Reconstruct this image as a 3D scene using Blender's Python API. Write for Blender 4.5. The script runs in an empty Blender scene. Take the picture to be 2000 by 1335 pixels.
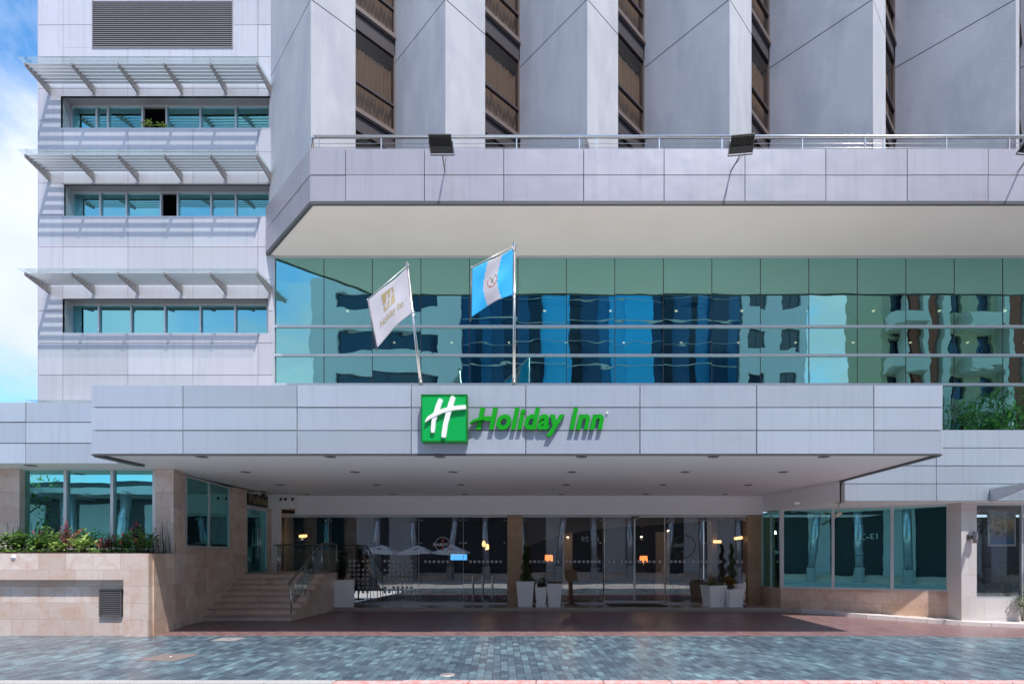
import bpy, math, random
from mathutils import Vector
R = random.Random(11)
F, VX, VY, EYE = 1040.0, 1082.0, 1088.0, 1.75     # lens in photo pixels, vanishing point, eye height
def wx(x, d): return (x - VX) * d / F              # metres to the right at depth d
def wz(y, d): return EYE + (VY - y) * d / F        # height above the street at depth d
SC = bpy.context.scene
COL = SC.collection

# ------------------------------------------------------------------ mesh builder
class MB:
    def __init__(s): s.v = []; s.f = []; s.t = []; s.m = []; s.sm = []
    def face(s, pts, tone=0.5, mi=0, smooth=False):
        b = len(s.v); s.v += [tuple(p) for p in pts]
        s.f.append(tuple(range(b, b + len(pts)))); s.t.append(tone); s.m.append(mi); s.sm.append(smooth)
    def box(s, x0, x1, y0, y1, z0, z1, tone=0.5, mi=0):
        s.prism([(x0, y0), (x1, y0), (x1, y1), (x0, y1)], z0, z1, tone, mi)
    def prism(s, pl, z0, z1, tone=0.5, mi=0):
        # pl anticlockwise from above; z0/z1 numbers or lists
        n = len(pl); a = z0 if isinstance(z0, (list, tuple)) else [z0] * n; c = z1 if isinstance(z1, (list, tuple)) else [z1] * n
        b = len(s.v)
        s.v += [(p[0], p[1], a[i]) for i, p in enumerate(pl)] + [(p[0], p[1], c[i]) for i, p in enumerate(pl)]
        fs = [tuple(b + i for i in reversed(range(n))), tuple(b + n + i for i in range(n))]
        fs += [(b + i, b + (i + 1) % n, b + n + (i + 1) % n, b + n + i) for i in range(n)]
        for f in fs: s.f.append(f); s.t.append(tone); s.m.append(mi); s.sm.append(False)
    def hull8(s, lo, hi, tone=0.5, mi=0):
        # lo, hi: four 3D points each, same winding (anticlockwise seen from hi side)
        b = len(s.v); s.v += [tuple(p) for p in lo] + [tuple(p) for p in hi]
        fs = [(b+3,b+2,b+1,b), (b+4,b+5,b+6,b+7)] + [(b+i, b+(i+1)%4, b+4+(i+1)%4, b+4+i) for i in range(4)]
        for f in fs: s.f.append(f); s.t.append(tone); s.m.append(mi); s.sm.append(False)
    def tube(s, pts, r, n=10, mi=0, cap=True):
        pts = [Vector(p) for p in pts]; rs = r if isinstance(r, (list, tuple)) else [r] * len(pts)
        b = len(s.v); up = None
        for i, p in enumerate(pts):
            d = (pts[min(i+1, len(pts)-1)] - pts[max(i-1, 0)]).normalized()
            if up is None or abs(d.dot(up)) > .98: up = Vector((0, 0, 1)) if abs(d.z) < .9 else Vector((0, 1, 0))
            u = d.cross(up).normalized(); w = d.cross(u).normalized()
            for k in range(n):
                a = 2 * math.pi * k / n
                s.v.append(tuple(p + (u * math.cos(a) + w * math.sin(a)) * rs[i]))
        for i in range(len(pts) - 1):
            for k in range(n):
                s.f.append((b+i*n+k, b+i*n+(k+1)%n, b+(i+1)*n+(k+1)%n, b+(i+1)*n+k)); s.t.append(.5); s.m.append(mi); s.sm.append(True)
        if cap:
            s.f.append(tuple(b+k for k in reversed(range(n)))); s.f.append(tuple(b+(len(pts)-1)*n+k for k in range(n)))
            s.t += [.5, .5]; s.m += [mi, mi]; s.sm += [False, False]
    def lathe(s, c, prof, n=20, mi=0, ax='z'):
        b = len(s.v)
        for r, h in prof:
            for k in range(n):
                a = 2 * math.pi * k / n
                if ax == 'z': s.v.append((c[0]+r*math.cos(a), c[1]+r*math.sin(a), c[2]+h))
                else: s.v.append((c[0]+r*math.cos(a), c[1]+h, c[2]+r*math.sin(a)))
        for i in range(len(prof)-1):
            for k in range(n):
                s.f.append((b+i*n+k, b+i*n+(k+1)%n, b+(i+1)*n+(k+1)%n, b+(i+1)*n+k)); s.t.append(.5); s.m.append(mi); s.sm.append(True)
    def raw(s, vs, fs, tone=.5, mi=0, smooth=False):
        b = len(s.v); s.v += [tuple(p) for p in vs]
        for f in fs: s.f.append(tuple(b+i for i in f)); s.t.append(tone); s.m.append(mi); s.sm.append(smooth)
    def build(s, name, mats, parent=None, bevel=0):
        off = Vector((0, 0, 0)); q = parent
        while q is not None: off += q.location; q = q.parent
        me = bpy.data.meshes.new(name)
        me.from_pydata([(a-off.x, b-off.y, c-off.z) for a, b, c in s.v], [], s.f)
        at = me.attributes.new('tone', 'FLOAT', 'FACE'); at.data.foreach_set('value', s.t)
        me.polygons.foreach_set('material_index', s.m); me.polygons.foreach_set('use_smooth', s.sm)
        for m in (mats if isinstance(mats, (list, tuple)) else [mats]): me.materials.append(m)
        me.update()
        o = bpy.data.objects.new(name, me); COL.objects.link(o)
        if parent is not None: o.parent = parent
        if bevel:
            b = o.modifiers.new('Bevel', 'BEVEL'); b.width = bevel; b.segments = 2; b.limit_method = 'ANGLE'
        return o

def thing(name, label, cat, loc=(0, 0, 0), group=None):
    o = bpy.data.objects.new(name, None); COL.objects.link(o); o.location = loc; o.empty_display_size = .2
    return tag(o, label, cat, group)
def tag(o, label, cat, group=None, kind=None):
    if label: o['label'] = label
    if cat: o['category'] = cat
    if group: o['group'] = group
    if kind: o['kind'] = kind
    return o
def struct(o): o['kind'] = 'structure'; return o
def copy_tree(o, parent=None):
    c = o.copy(); COL.objects.link(c)
    if parent is not None: c.parent = parent
    for ch in list(o.children): copy_tree(ch, c)
    return c

# ------------------------------------------------------------------ materials
def newmat(name):
    m = bpy.data.materials.new(name); m.use_nodes = True; nt = m.node_tree
    for n in list(nt.nodes): nt.nodes.remove(n)
    out = nt.nodes.new('ShaderNodeOutputMaterial'); return m, nt, out
def N(nt, t, **kw):
    n = nt.nodes.new(t)
    for k, v in kw.items():
        if hasattr(n, k): setattr(n, k, v)
        else: n.inputs[k.replace('_', ' ')].default_value = v
    return n
def L(nt, a, b): nt.links.new(a, b)
def rgb(c): return (c[0], c[1], c[2], 1)
def mathn(nt, op, a, b=None):
    n = nt.nodes.new('ShaderNodeMath'); n.operation = op
    for i, q in enumerate((a, b)):
        if q is None: continue
        if isinstance(q, (int, float)): n.inputs[i].default_value = q
        else: L(nt, q, n.inputs[i])
    return n.outputs[0]
def mixc(nt, fac, a, b, mode='MIX'):
    n = nt.nodes.new('ShaderNodeMix'); n.data_type = 'RGBA'; n.blend_type = mode
    for i, q in ((0, fac), (6, a), (7, b)):
        if isinstance(q, (int, float)): n.inputs[i].default_value = q
        elif isinstance(q, tuple): n.inputs[i].default_value = rgb(q)
        else: L(nt, q, n.inputs[i])
    return n.outputs[2]
def ramp(nt, src, pts):
    n = nt.nodes.new('ShaderNodeValToRGB'); e = n.color_ramp.elements
    while len(e) < len(pts): e.new(.5)
    for i, (p, c) in enumerate(pts): e[i].position = p; e[i].color = rgb(c) if isinstance(c, tuple) else (c, c, c, 1)
    L(nt, src, n.inputs[0]); return n.outputs[0]
def noise(nt, vec, scale, detail=4, rough=.55, dist=0):
    n = nt.nodes.new('ShaderNodeTexNoise'); n.inputs['Scale'].default_value = scale; n.inputs['Detail'].default_value = detail
    n.inputs['Roughness'].default_value = rough; n.inputs['Distortion'].default_value = dist
    if vec is not None: L(nt, vec, n.inputs['Vector'])
    return n.outputs[0]
def mapping(nt, vec, scale=(1, 1, 1), rot=(0, 0, 0), loc=(0, 0, 0)):
    n = nt.nodes.new('ShaderNodeMapping'); n.inputs['Scale'].default_value = scale; n.inputs['Rotation'].default_value = rot
    n.inputs['Location'].default_value = loc; L(nt, vec, n.inputs['Vector']); return n.outputs[0]
def pos(nt): return nt.nodes.new('ShaderNodeNewGeometry').outputs['Position']
def bump(nt, h, dist, strength=1):
    n = nt.nodes.new('ShaderNodeBump'); n.inputs['Distance'].default_value = dist; n.inputs['Strength'].default_value = strength
    L(nt, h, n.inputs['Height']); return n.outputs[0]
def princ(nt, out, base, rough=.5, metal=0, spec=.5, nrm=None, emis=None, es=0, trans=0, alpha=None):
    p = nt.nodes.new('ShaderNodeBsdfPrincipled')
    for k, v in (('Base Color', base), ('Roughness', rough), ('Metallic', metal), ('Specular IOR Level', spec)):
        if isinstance(v, tuple): p.inputs[k].default_value = rgb(v)
        elif isinstance(v, (int, float)): p.inputs[k].default_value = v
        else: L(nt, v, p.inputs[k])
    if nrm is not None: L(nt, nrm, p.inputs['Normal'])
    if emis: p.inputs['Emission Color'].default_value = rgb(emis); p.inputs['Emission Strength'].default_value = es
    if trans: p.inputs['Transmission Weight'].default_value = trans
    L(nt, p.outputs[0], out.inputs[0]); return p

def simple(name, c, rough=.5, metal=0, spec=.5, var=.08, nscale=3, bd=0, bs=20, emis=None, es=0):
    m, nt, out = newmat(name); P = pos(nt)
    n = noise(nt, P, nscale, 5)
    col = mixc(nt, n, tuple(x*(1-var) for x in c), tuple(min(1, x*(1+var)) for x in c))
    nr = bump(nt, noise(nt, P, bs, 4), bd) if bd else None
    princ(nt, out, col, rough, metal, spec, nr, emis, es); return m

def panel(name, c, rough=.42, metal=0.0, tv=.12, dirt=.22, tex=.0015):
    m, nt, out = newmat(name); P = pos(nt)
    a = nt.nodes.new('ShaderNodeAttribute'); a.attribute_name = 'tone'
    col = mixc(nt, a.outputs['Fac'], tuple(x*(1-tv) for x in c), tuple(min(1, x*(1+tv)) for x in c))
    big = noise(nt, P, .35, 3, .5)
    col = mixc(nt, ramp(nt, big, [(.35, 0.0), (.7, 1.0)]), col, mixc(nt, .5, col, (c[0]*1.02, c[1]*.93, c[2]*1.0)))
    streak = noise(nt, mapping(nt, P, (9, 9, .5)), 1.0, 5, .6)
    st = ramp(nt, streak, [(.5, 0.0), (.78, 1.0)])
    col = mixc(nt, mathn(nt, 'MULTIPLY', st, dirt), col, tuple(x*.45 for x in c))
    h = mathn(nt, 'ADD', noise(nt, P, 1.1, 2), mathn(nt, 'MULTIPLY', noise(nt, P, 160, 2), .01))
    rg = mathn(nt, 'ADD', mathn(nt, 'MULTIPLY', noise(nt, P, 2.3, 3), .18), rough - .09)
    princ(nt, out, col, rg, metal, .5, bump(nt, h, .012)); return m

def wallco(nt):
    P = pos(nt); s = nt.nodes.new('ShaderNodeSeparateXYZ'); L(nt, P, s.inputs[0])
    c = nt.nodes.new('ShaderNodeCombineXYZ'); L(nt, mathn(nt, 'ADD', s.outputs[0], s.outputs[1]), c.inputs[0]); L(nt, s.outputs[2], c.inputs[1])
    return c.outputs[0], P
def brick(nt, vec, w, h, c1, c2, cm, mortar=.004, off=.5, bias=0):
    n = nt.nodes.new('ShaderNodeTexBrick'); n.offset = off
    n.inputs['Color1'].default_value = rgb(c1); n.inputs['Color2'].default_value = rgb(c2); n.inputs['Mortar'].default_value = rgb(cm)
    n.inputs['Scale'].default_value = 1; n.inputs['Brick Width'].default_value = w; n.inputs['Row Height'].default_value = h
    n.inputs['Mortar Size'].default_value = mortar; n.inputs['Mortar Smooth'].default_value = .2; n.inputs['Bias'].default_value = bias
    L(nt, vec, n.inputs['Vector']); return n
def travertine(name, c1, c2, vein, rough=.35, w=.60, h=.37, va=.7):
    m, nt, out = newmat(name); v, P = wallco(nt)
    b = brick(nt, v, w, h, c1, c2, tuple(x*.88 for x in c1), .003, .37)
    cloud = noise(nt, P, 2.2, 7, .62, 1.2)
    col = mixc(nt, mathn(nt, 'MULTIPLY', ramp(nt, cloud, [(.45, 0.0), (.72, 1.0)]), va), b.outputs[0], vein)
    n2 = noise(nt, mapping(nt, P, (3, 3, 9)), 2.5, 8, .7, 2.0)
    col = mixc(nt, mathn(nt, 'MULTIPLY', ramp(nt, n2, [(.5, 0.0), (.75, 1.0)]), .35), col, tuple(x*.6 for x in vein))
    n3 = noise(nt, P, 30, 5, .7)
    col = mixc(nt, mathn(nt, 'MULTIPLY', ramp(nt, n3, [(.55, 0.0), (.8, 1.0)]), .3), col, tuple(x*.55 for x in c1))
    hgt = mathn(nt, 'ADD', mathn(nt, 'MULTIPLY', n3, .15), mathn(nt, 'MULTIPLY', b.outputs['Fac'], -1))
    princ(nt, out, col, mathn(nt, 'ADD', mathn(nt, 'MULTIPLY', cloud, .25), rough - .1), 0, .5, bump(nt, hgt, .004)); return m
def glass(name, refl, trans, fac, edge=.25, wav=.004, wscale=1.3, dusty=.0, rough=0.0):
    """pane: tinted mirror over tinted see-through, slightly wavy"""
    m, nt, out = newmat(name); P = pos(nt)
    oi = nt.nodes.new('ShaderNodeObjectInfo')
    cb = nt.nodes.new('ShaderNodeCombineXYZ'); L(nt, mathn(nt, 'MULTIPLY', oi.outputs['Random'], 60), cb.inputs[0]); L(nt, mathn(nt, 'MULTIPLY', oi.outputs['Random'], 37), cb.inputs[2])
    va = nt.nodes.new('ShaderNodeVectorMath'); va.operation = 'ADD'; L(nt, mapping(nt, P, (.7, .7, 1.6)), va.inputs[0]); L(nt, cb.outputs[0], va.inputs[1])
    nr = bump(nt, noise(nt, va.outputs[0], wscale, 2.2, .45), wav)
    g = nt.nodes.new('ShaderNodeBsdfGlossy'); g.inputs['Roughness'].default_value = rough; g.inputs['Color'].default_value = rgb(refl); L(nt, nr, g.inputs['Normal'])
    t = nt.nodes.new('ShaderNodeBsdfTransparent'); t.inputs['Color'].default_value = rgb(trans)
    lw = nt.nodes.new('ShaderNodeLayerWeight'); lw.inputs['Blend'].default_value = .3
    f = mathn(nt, 'ADD', fac, mathn(nt, 'MULTIPLY', lw.outputs['Fresnel'], edge))
    f.node.use_clamp = True
    mx = nt.nodes.new('ShaderNodeMixShader'); L(nt, f, mx.inputs[0]); L(nt, t.outputs[0], mx.inputs[1]); L(nt, g.outputs[0], mx.inputs[2])
    res = mx.outputs[0]
    if dusty:
        d = nt.nodes.new('ShaderNodeBsdfDiffuse'); d.inputs['Color'].default_value = (.55, .55, .5, 1)
        m2 = nt.nodes.new('ShaderNodeMixShader'); L(nt, mathn(nt, 'MULTIPLY', ramp(nt, noise(nt, P, 3, 6, .7), [(.4, 0.0), (.8, 1.0)]), dusty), m2.inputs[0])
        L(nt, res, m2.inputs[1]); L(nt, d.outputs[0], m2.inputs[2]); res = m2.outputs[0]
    L(nt, res, out.inputs[0]); return m
def leafmat(name, c1, c2, rough=.45):
    m, nt, out = newmat(name); P = pos(nt)
    a = nt.nodes.new('ShaderNodeAttribute'); a.attribute_name = 'tone'
    col = mixc(nt, a.outputs['Fac'], c1, c2)
    p = princ(nt, out, col, rough, 0, .4)
    t = nt.nodes.new('ShaderNodeBsdfTranslucent'); L(nt, col, t.inputs[0])
    mx = nt.nodes.new('ShaderNodeMixShader'); mx.inputs[0].default_value = .3
    L(nt, p.outputs[0], mx.inputs[1]); L(nt, t.outputs[0], mx.inputs[2]); L(nt, mx.outputs[0], out.inputs[0]); return m
def emit(name, c, s):
    m, nt, out = newmat(name); e = nt.nodes.new('ShaderNodeEmission'); e.inputs[0].default_value = rgb(c); e.inputs[1].default_value = s
    L(nt, e.outputs[0], out.inputs[0]); return m

M = {}
M['panel'] = panel('aluminium_panel', (.405, .455, .535), .36, .2)
M['panel_w'] = panel('white_aluminium_panel', (.52, .52, .565), .40, .12)
M['panel_mauve'] = panel('mauve_aluminium_panel', (.405, .395, .435), .34, .25, .06)
M['gap'] = simple('joint_dark', (.045, .045, .055), .7)
M['trim'] = simple('dark_trim', (.09, .085, .09), .45)
M['white'] = simple('white_paint', (.86, .84, .86), .6, var=.03, bd=.002, bs=60)
M['soffit'] = simple('soffit_paint', (.84, .82, .83), .6, var=.04, nscale=.6)
M['frame'] = simple('aluminium_frame', (.58, .59, .62), .38, .5, var=.05)
M['steel'] = simple('brushed_steel', (.62, .61, .60), .25, .95, var=.1, nscale=8)
M['darksteel'] = simple('dark_steel', (.20, .19, .19), .4, .6)
M['black'] = simple('black_plastic', (.014, .014, .015), .4)
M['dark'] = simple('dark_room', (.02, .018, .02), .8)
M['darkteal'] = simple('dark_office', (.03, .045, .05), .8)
M['stone'] = travertine('travertine_pale', (.53, .42, .375), (.70, .605, .57), (.50, .30, .21))
M['stone_dk'] = travertine('travertine_side', (.58, .44, .35), (.76, .61, .52), (.48, .28, .18))
M['stone_rt'] = travertine('travertine_warm', (.52, .36, .27), (.68, .50, .40), (.42, .23, .14), w=.62, h=.34, va=.7)
M['tile_rt'] = travertine('pale_wall_tile', (.62, .56, .54), (.68, .62, .61), (.60, .52, .48), w=.62, h=.62, va=.25)
M['step'] = travertine('step_stone', (.80, .66, .58), (.85, .72, .64), (.44, .31, .24), w=.9, h=5, va=.5)
M['cafe_tile'] = travertine('pillar_stone', (.42, .27, .16), (.50, .34, .21), (.32, .19, .11), w=3, h=.62, va=.6)
M['curtain_glass'] = glass('curtain_wall_glass', (.34, .71, .65), (.14, .22, .21), .76, .45, .006, .75)
M['teal_glass'] = glass('teal_window_glass', (.33, .86, .84), (.16, .30, .30), .64, .5, .0022, .8)
M['annex_glass'] = glass('annex_window_glass', (.28, .70, .74), (.06, .14, .14), .70, .3, .002, .8)
M['shop_glass'] = glass('shopfront_glass', (.85, .88, .92), (.82, .83, .82), .15, .6, .002, .8)
M['rail_glass'] = glass('railing_glass', (.8, .9, .88), (.88, .93, .92), .03, .4, .0005, .8)
M['roof_glass'] = glass('sunshade_glass', (.8, .9, .9), (.93, .96, .96), .05, .25, .0005, .8, dusty=.04)
M['bronze_glass'] = glass('bronze_glass', (.55, .48, .42), (.66, .56, .48), .16, .5, .004, 1.5)
M['bronze'] = simple('bronze_frame', (.175, .135, .125), .45, .3)
M['bronze_dk'] = simple('bronze_dark_panel', (.055, .045, .05), .4)
M['green_sign'] = simple('green_sign_face', (.0, .37, .075), .35, var=.12, nscale=.9)
M['green_letter'] = simple('green_letter_face', (.008, .32, .012), .3, var=.03)
M['green_side'] = simple('green_letter_side', (.0, .16, .015), .4)
M['white_em'] = simple('white_emblem', (.82, .82, .84), .4, var=.02)
M['led'] = simple('white_letter_edge', (.75, .85, .72), .4)
M['gold'] = simple('gold_print', (.27, .22, .11), .6)
M['flag_white'] = simple('flag_white_cloth', (.41, .40, .46), .8, var=.06, nscale=6)
M['flag_blue'] = simple('flag_blue_cloth', (.01, .36, .72), .75, var=.08, nscale=6)
M['pot'] = simple('white_pot', (.84, .84, .86), .35, var=.03)
M['soil'] = simple('soil', (.05, .035, .025), .9, bd=.01)
M['leaf'] = leafmat('green_leaf', (.04, .11, .02), (.24, .40, .09))
M['leaf_lt'] = leafmat('lime_leaf', (.16, .30, .05), (.46, .58, .18))
M['leaf_dk'] = leafmat('dark_leaf', (.008, .03, .012), (.03, .08, .025))
M['leaf_red'] = leafmat('red_leaf', (.25, .02, .06), (.62, .20, .26))
M['leaf_purple'] = leafmat('purple_leaf', (.04, .006, .015), (.12, .015, .04))
M['leaf_croton'] = leafmat('croton_leaf', (.20, .10, .01), (.40, .24, .02))
M['topiary'] = leafmat('topiary_leaf', (.02, .06, .015), (.09, .17, .04))
M['petal'] = simple('red_petal', (.70, .05, .08), .6)
M['petal_w'] = simple('white_petal', (.7, .66, .6), .6)
M['stem'] = simple('stem', (.07, .06, .03), .8)
M['bark'] = simple('bark', (.09, .065, .045), .9, bd=.02)
M['concrete'] = simple('plain_concrete', (.50, .49, .48), .8, var=.15)
M['wood_dk'] = simple('dark_red_wood', (.07, .02, .015), .35)
M['brass_board'] = simple('bronze_board', (.12, .085, .045), .4)
M['mat'] = simple('black_mat', (.012, .012, .013), .95, bd=.004, bs=120)
M['lobby_floor'] = simple('polished_floor', (.40, .34, .29), .09, var=.12, nscale=1.5)
M['lobby_wall'] = simple('lobby_wall', (.34, .30, .28), .7)
M['arch'] = simple('lobby_bulkhead', (.42, .37, .34), .7)
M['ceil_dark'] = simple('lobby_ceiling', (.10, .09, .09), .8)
M['lamp_on'] = emit('lamp_shade_lit', (1, .27, .07), 1.5)
M['lamp_warm'] = emit('wall_lamp_lit', (1, .45, .16), 2.6)
M['spot'] = emit('spot_lit', (1, .75, .5), 6)
M['spot_off'] = simple('downlight_glass', (.06, .05, .045), .3)
M['screen'] = emit('screen_lit', (.10, .42, .95), 1.2)
M['sofa'] = simple('sofa_fabric', (.30, .26, .19), .9, var=.35, nscale=30)
M['blue_pot'] = simple('blue_pot', (.01, .03, .30), .3)
M['skin'] = simple('skin', (.35, .19, .13), .55)
M['hair'] = simple('hair', (.02, .015, .012), .6)
M['jacket'] = simple('navy_hoodie', (.035, .085, .26), .85)
M['trousers'] = simple('dark_trousers', (.04, .045, .06), .85)
M['frost'] = simple('frosted_square', (.50, .50, .52), .7)
M['cream'] = simple('cream_casing', (.55, .48, .38), .5)
M['metal_cover'] = simple('access_cover', (.36, .33, .33), .5, .3, bd=.004, bs=60)
M['rust'] = simple('rusty_cover', (.22, .17, .155), .6, .2, var=.25, nscale=9, bd=.004, bs=60)
M['silver'] = simple('silver_cladding', (.60, .63, .68), .28, .75, var=.05)
M['grille'] = simple('grille_metal', (.30, .28, .29), .5, .3)
M['litter'] = simple('dry_leaf', (.42, .30, .16), .8)

def cream_soffit():
    m, nt, out = newmat('cream_plaster'); P = pos(nt)
    n = noise(nt, P, .7, 4); col = mixc(nt, n, (.83, .73, .67), (.91, .83, .78))
    st = ramp(nt, noise(nt, P, 2.7, 8, .75, 1.5), [(.66, 0.0), (.82, 1.0)])
    col = mixc(nt, mathn(nt, 'MULTIPLY', st, .35), col, (.40, .33, .29))
    princ(nt, out, col, .8, 0, .3, bump(nt, noise(nt, P, 40, 5), .004)); return m
M['cream_soffit'] = cream_soffit()
def plaster():
    m, nt, out = newmat('trowelled_plaster'); P = pos(nt)
    n = noise(nt, mapping(nt, P, (.6, .6, .35)), 1.2, 6, .6, .8)
    col = mixc(nt, ramp(nt, n, [(.3, 0.0), (.7, 1.0)]), (.405, .415, .455), (.505, .51, .55))
    s = noise(nt, mapping(nt, P, (1.0, 1.0, .28), (0, .65, 0)), 1.3, 5, .55, .4)
    col = mixc(nt, mathn(nt, 'MULTIPLY', ramp(nt, s, [(.5, 0.0), (.64, 1.0)]), .42), col, (.33, .345, .41))
    s2 = noise(nt, mapping(nt, P, (.9, .9, .3), (0, -.8, .3)), 1.6, 5, .6, .4)
    col = mixc(nt, mathn(nt, 'MULTIPLY', ramp(nt, s2, [(.52, 0.0), (.72, 1.0)]), .30), col, (.60, .58, .61))
    pit = ramp(nt, noise(nt, P, 9, 3, .6), [(.76, 0.0), (.79, 1.0)])
    col = mixc(nt, mathn(nt, 'MULTIPLY', pit, .5), col, (.2, .2, .22))
    h = mathn(nt, 'ADD', mathn(nt, 'MULTIPLY', n, .5), mathn(nt, 'MULTIPLY', noise(nt, P, 18, 6, .65), .3))
    princ(nt, out, col, .8, 0, .25, bump(nt, h, .010)); return m
M['plaster'] = plaster()
def slate():
    m, nt, out = newmat('slate_paving'); P = pos(nt)
    s = nt.nodes.new('ShaderNodeSeparateXYZ'); L(nt, P, s.inputs[0])
    c = nt.nodes.new('ShaderNodeCombineXYZ'); L(nt, s.outputs[1], c.inputs[0]); L(nt, s.outputs[0], c.inputs[1])
    v = mapping(nt, c.outputs[0], (1, 1, 1), (0, 0, .10))
    b = brick(nt, v, .24, .12, (0, 0, 0), (1, 1, 1), (.5, .5, .5), .004, .5)
    tone = mathn(nt, 'ADD', mathn(nt, 'MULTIPLY', b.outputs[0], .50), mathn(nt, 'MULTIPLY', noise(nt, v, .55, 4, .6), .82))
    col = ramp(nt, tone, [(.25, (.030, .048, .074)), (.52, (.058, .092, .13)), (.78, (.10, .16, .20)), (1.0, (.18, .29, .34))])
    hz_ = noise(nt, mapping(nt, P, (2, 6, 2)), 3, 7, .7, 1.0)
    col = mixc(nt, mathn(nt, 'MULTIPLY', ramp(nt, hz_, [(.45, 0.0), (.75, 1.0)]), .5), col, (.22, .25, .28))
    sp = ramp(nt, noise(nt, mapping(nt, P, (1.2, 4, 1)), 11, 3, .6), [(.74, 0.0), (.78, 1.0)])
    col = mixc(nt, mathn(nt, 'MULTIPLY', sp, .75), col, (.42, .43, .44))
    col = mixc(nt, b.outputs['Fac'], col, (.045, .05, .055))
    rg = mathn(nt, 'ADD', mathn(nt, 'MULTIPLY', noise(nt, v, 2.5, 5, .6), .34), .10)
    h = mathn(nt, 'ADD', mathn(nt, 'MULTIPLY', b.outputs['Fac'], -.8), mathn(nt, 'ADD', mathn(nt, 'MULTIPLY', hz_, .5), mathn(nt, 'MULTIPLY', b.outputs[0], .25)))
    princ(nt, out, col, rg, 0, .6, bump(nt, h, .006)); return m
M['slate'] = slate()
def pavers():
    m, nt, out = newmat('brick_pavers'); P = pos(nt)
    v = mapping(nt, P, (1, 1, 1), (0, 0, .785))
    b = brick(nt, v, .21, .105, (.17, .09, .09), (.29, .165, .165), (.06, .05, .05), .007, .5)
    n = noise(nt, P, 1.1, 6, .65)
    col = mixc(nt, mathn(nt, 'MULTIPLY', ramp(nt, n, [(.35, 0.0), (.7, 1.0)]), .5), b.outputs[0], (.20, .135, .14))
    sp = ramp(nt, noise(nt, P, 24, 3, .6), [(.74, 0.0), (.8, 1.0)])
    col = mixc(nt, mathn(nt, 'MULTIPLY', sp, .5), col, (.32, .27, .26))
    rg = mathn(nt, 'ADD', mathn(nt, 'MULTIPLY', n, .35), .18)
    h = mathn(nt, 'ADD', mathn(nt, 'MULTIPLY', b.outputs['Fac'], -1), mathn(nt, 'MULTIPLY', noise(nt, P, 30, 4), .5))
    princ(nt, out, col, rg, 0, .5, bump(nt, h, .006)); return m
M['pavers'] = pavers()
M['pale_bounce_ground'] = simple('pale_bounce_ground', (.44, .42, .40), .75, var=.2, nscale=2, bd=.01, bs=60)  # tone raised well above a real road to bounce sunlight under the canopy
M['kerb_grey'] = simple('kerb_concrete', (.36, .35, .35), .8, var=.2, nscale=4, bd=.006, bs=40)
def redkerb():
    m, nt, out = newmat('red_kerb_paint'); P = pos(nt)
    n = ramp(nt, noise(nt, P, 7, 7, .75), [(.36, 0.0), (.56, 1.0)])
    princ(nt, out, mixc(nt, n, (.55, .16, .15), (.48, .38, .37)), .6, 0, .4, bump(nt, noise(nt, P, 40, 4), .004)); return m
M['kerb_red'] = redkerb()

# ------------------------------------------------------------------ text
def text_geo(body, bold=0.0, shear=0.0, extrude=0.0, spacing=1.0, res=4):
    cu = bpy.data.curves.new('text', 'FONT'); cu.body = body; cu.size = 1; cu.offset = bold; cu.shear = shear; cu.extrude = extrude
    cu.space_character = spacing; cu.resolution_u = res
    o = bpy.data.objects.new('text', cu); COL.objects.link(o)
    dg = bpy.context.evaluated_depsgraph_get(); me = bpy.data.meshes.new_from_object(o.evaluated_get(dg))
    vs = [v.co.copy() for v in me.vertices]; fs = [tuple(p.vertices) for p in me.polygons]
    bpy.data.objects.remove(o); bpy.data.curves.remove(cu); bpy.data.meshes.remove(me)
    return vs, fs
def fit(vs, u0, u1, v0, v1):
    a = min(v.x for v in vs); b = max(v.x for v in vs); c = min(v.y for v in vs); d = max(v.y for v in vs)
    return [Vector((u0+(v.x-a)/(b-a)*(u1-u0), v0+(v.y-c)/(d-c)*(v1-v0), v.z)) for v in vs]
# ================================================================== SETTING
def ground_h(x, y):
    t = max(0.0, min(1.0, (x - 6.8) / 6.2)); t = t*t*(3-2*t)
    return -.20 * t * max(0, min(1, (y - 10.5) / 4))
def sheet(name, xs, ys, mat, dz, clip=None):
    mb = MB(); nx, ny = len(xs), len(ys)
    vs = [(x, y, ground_h(x, y) + dz) for y in ys for x in xs]
    fs = [(j*nx+i, j*nx+i+1, (j+1)*nx+i+1, (j+1)*nx+i) for j in range(ny-1) for i in range(nx-1)]
    mb.raw(vs, fs); return struct(mb.build(name, mat))
def lin(a, b, n): return [a + (b-a)*i/(n-1) for i in range(n)]
XS = [-60, -30] + lin(-22, 6, 8) + lin(7, 14, 15) + [18, 24, 40, 60]
g = MB(); g.raw([(-600,-600,-.42),(600,-600,-.42),(600,600,-.42),(-600,600,-.42)], [(0,1,2,3)]); struct(g.build('ground', M['pale_bounce_ground']))
g = MB(); g.raw([(-120,-4,-.14),(120,-4,-.14),(120,7.6,-.14),(-120,7.6,-.14)], [(0,1,2,3)]); struct(g.build('road', M['pale_bounce_ground']))
sheet('slate_pavement', XS, [7.6, 9, 10.5, 11.92], M['slate'], 0)
sheet('brick_driveway', XS, [11.92, 13, 14, 15, 16, 17, 18, 19.5], M['pavers'], 0)
g = MB()
for i in range(20): g.box(-22.1+i*.95, -22.1+i*.95+.944, 7.42, 7.6, -.2, .006)
struct(g.build('kerb', M['kerb_grey'], bevel=.012))
g = MB()
for i in range(24): g.box(-3.1+i*.95, -3.1+i*.95+.944, 7.42, 7.6, -.2, .006 if i else 0)
o = struct(g.build('painted_kerb', M['kerb_red'], bevel=.012))
g = MB(); g.box(-60, 60, -14, -4, -.3, .0); struct(g.build('opposite_pavement', M['concrete']))

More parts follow.
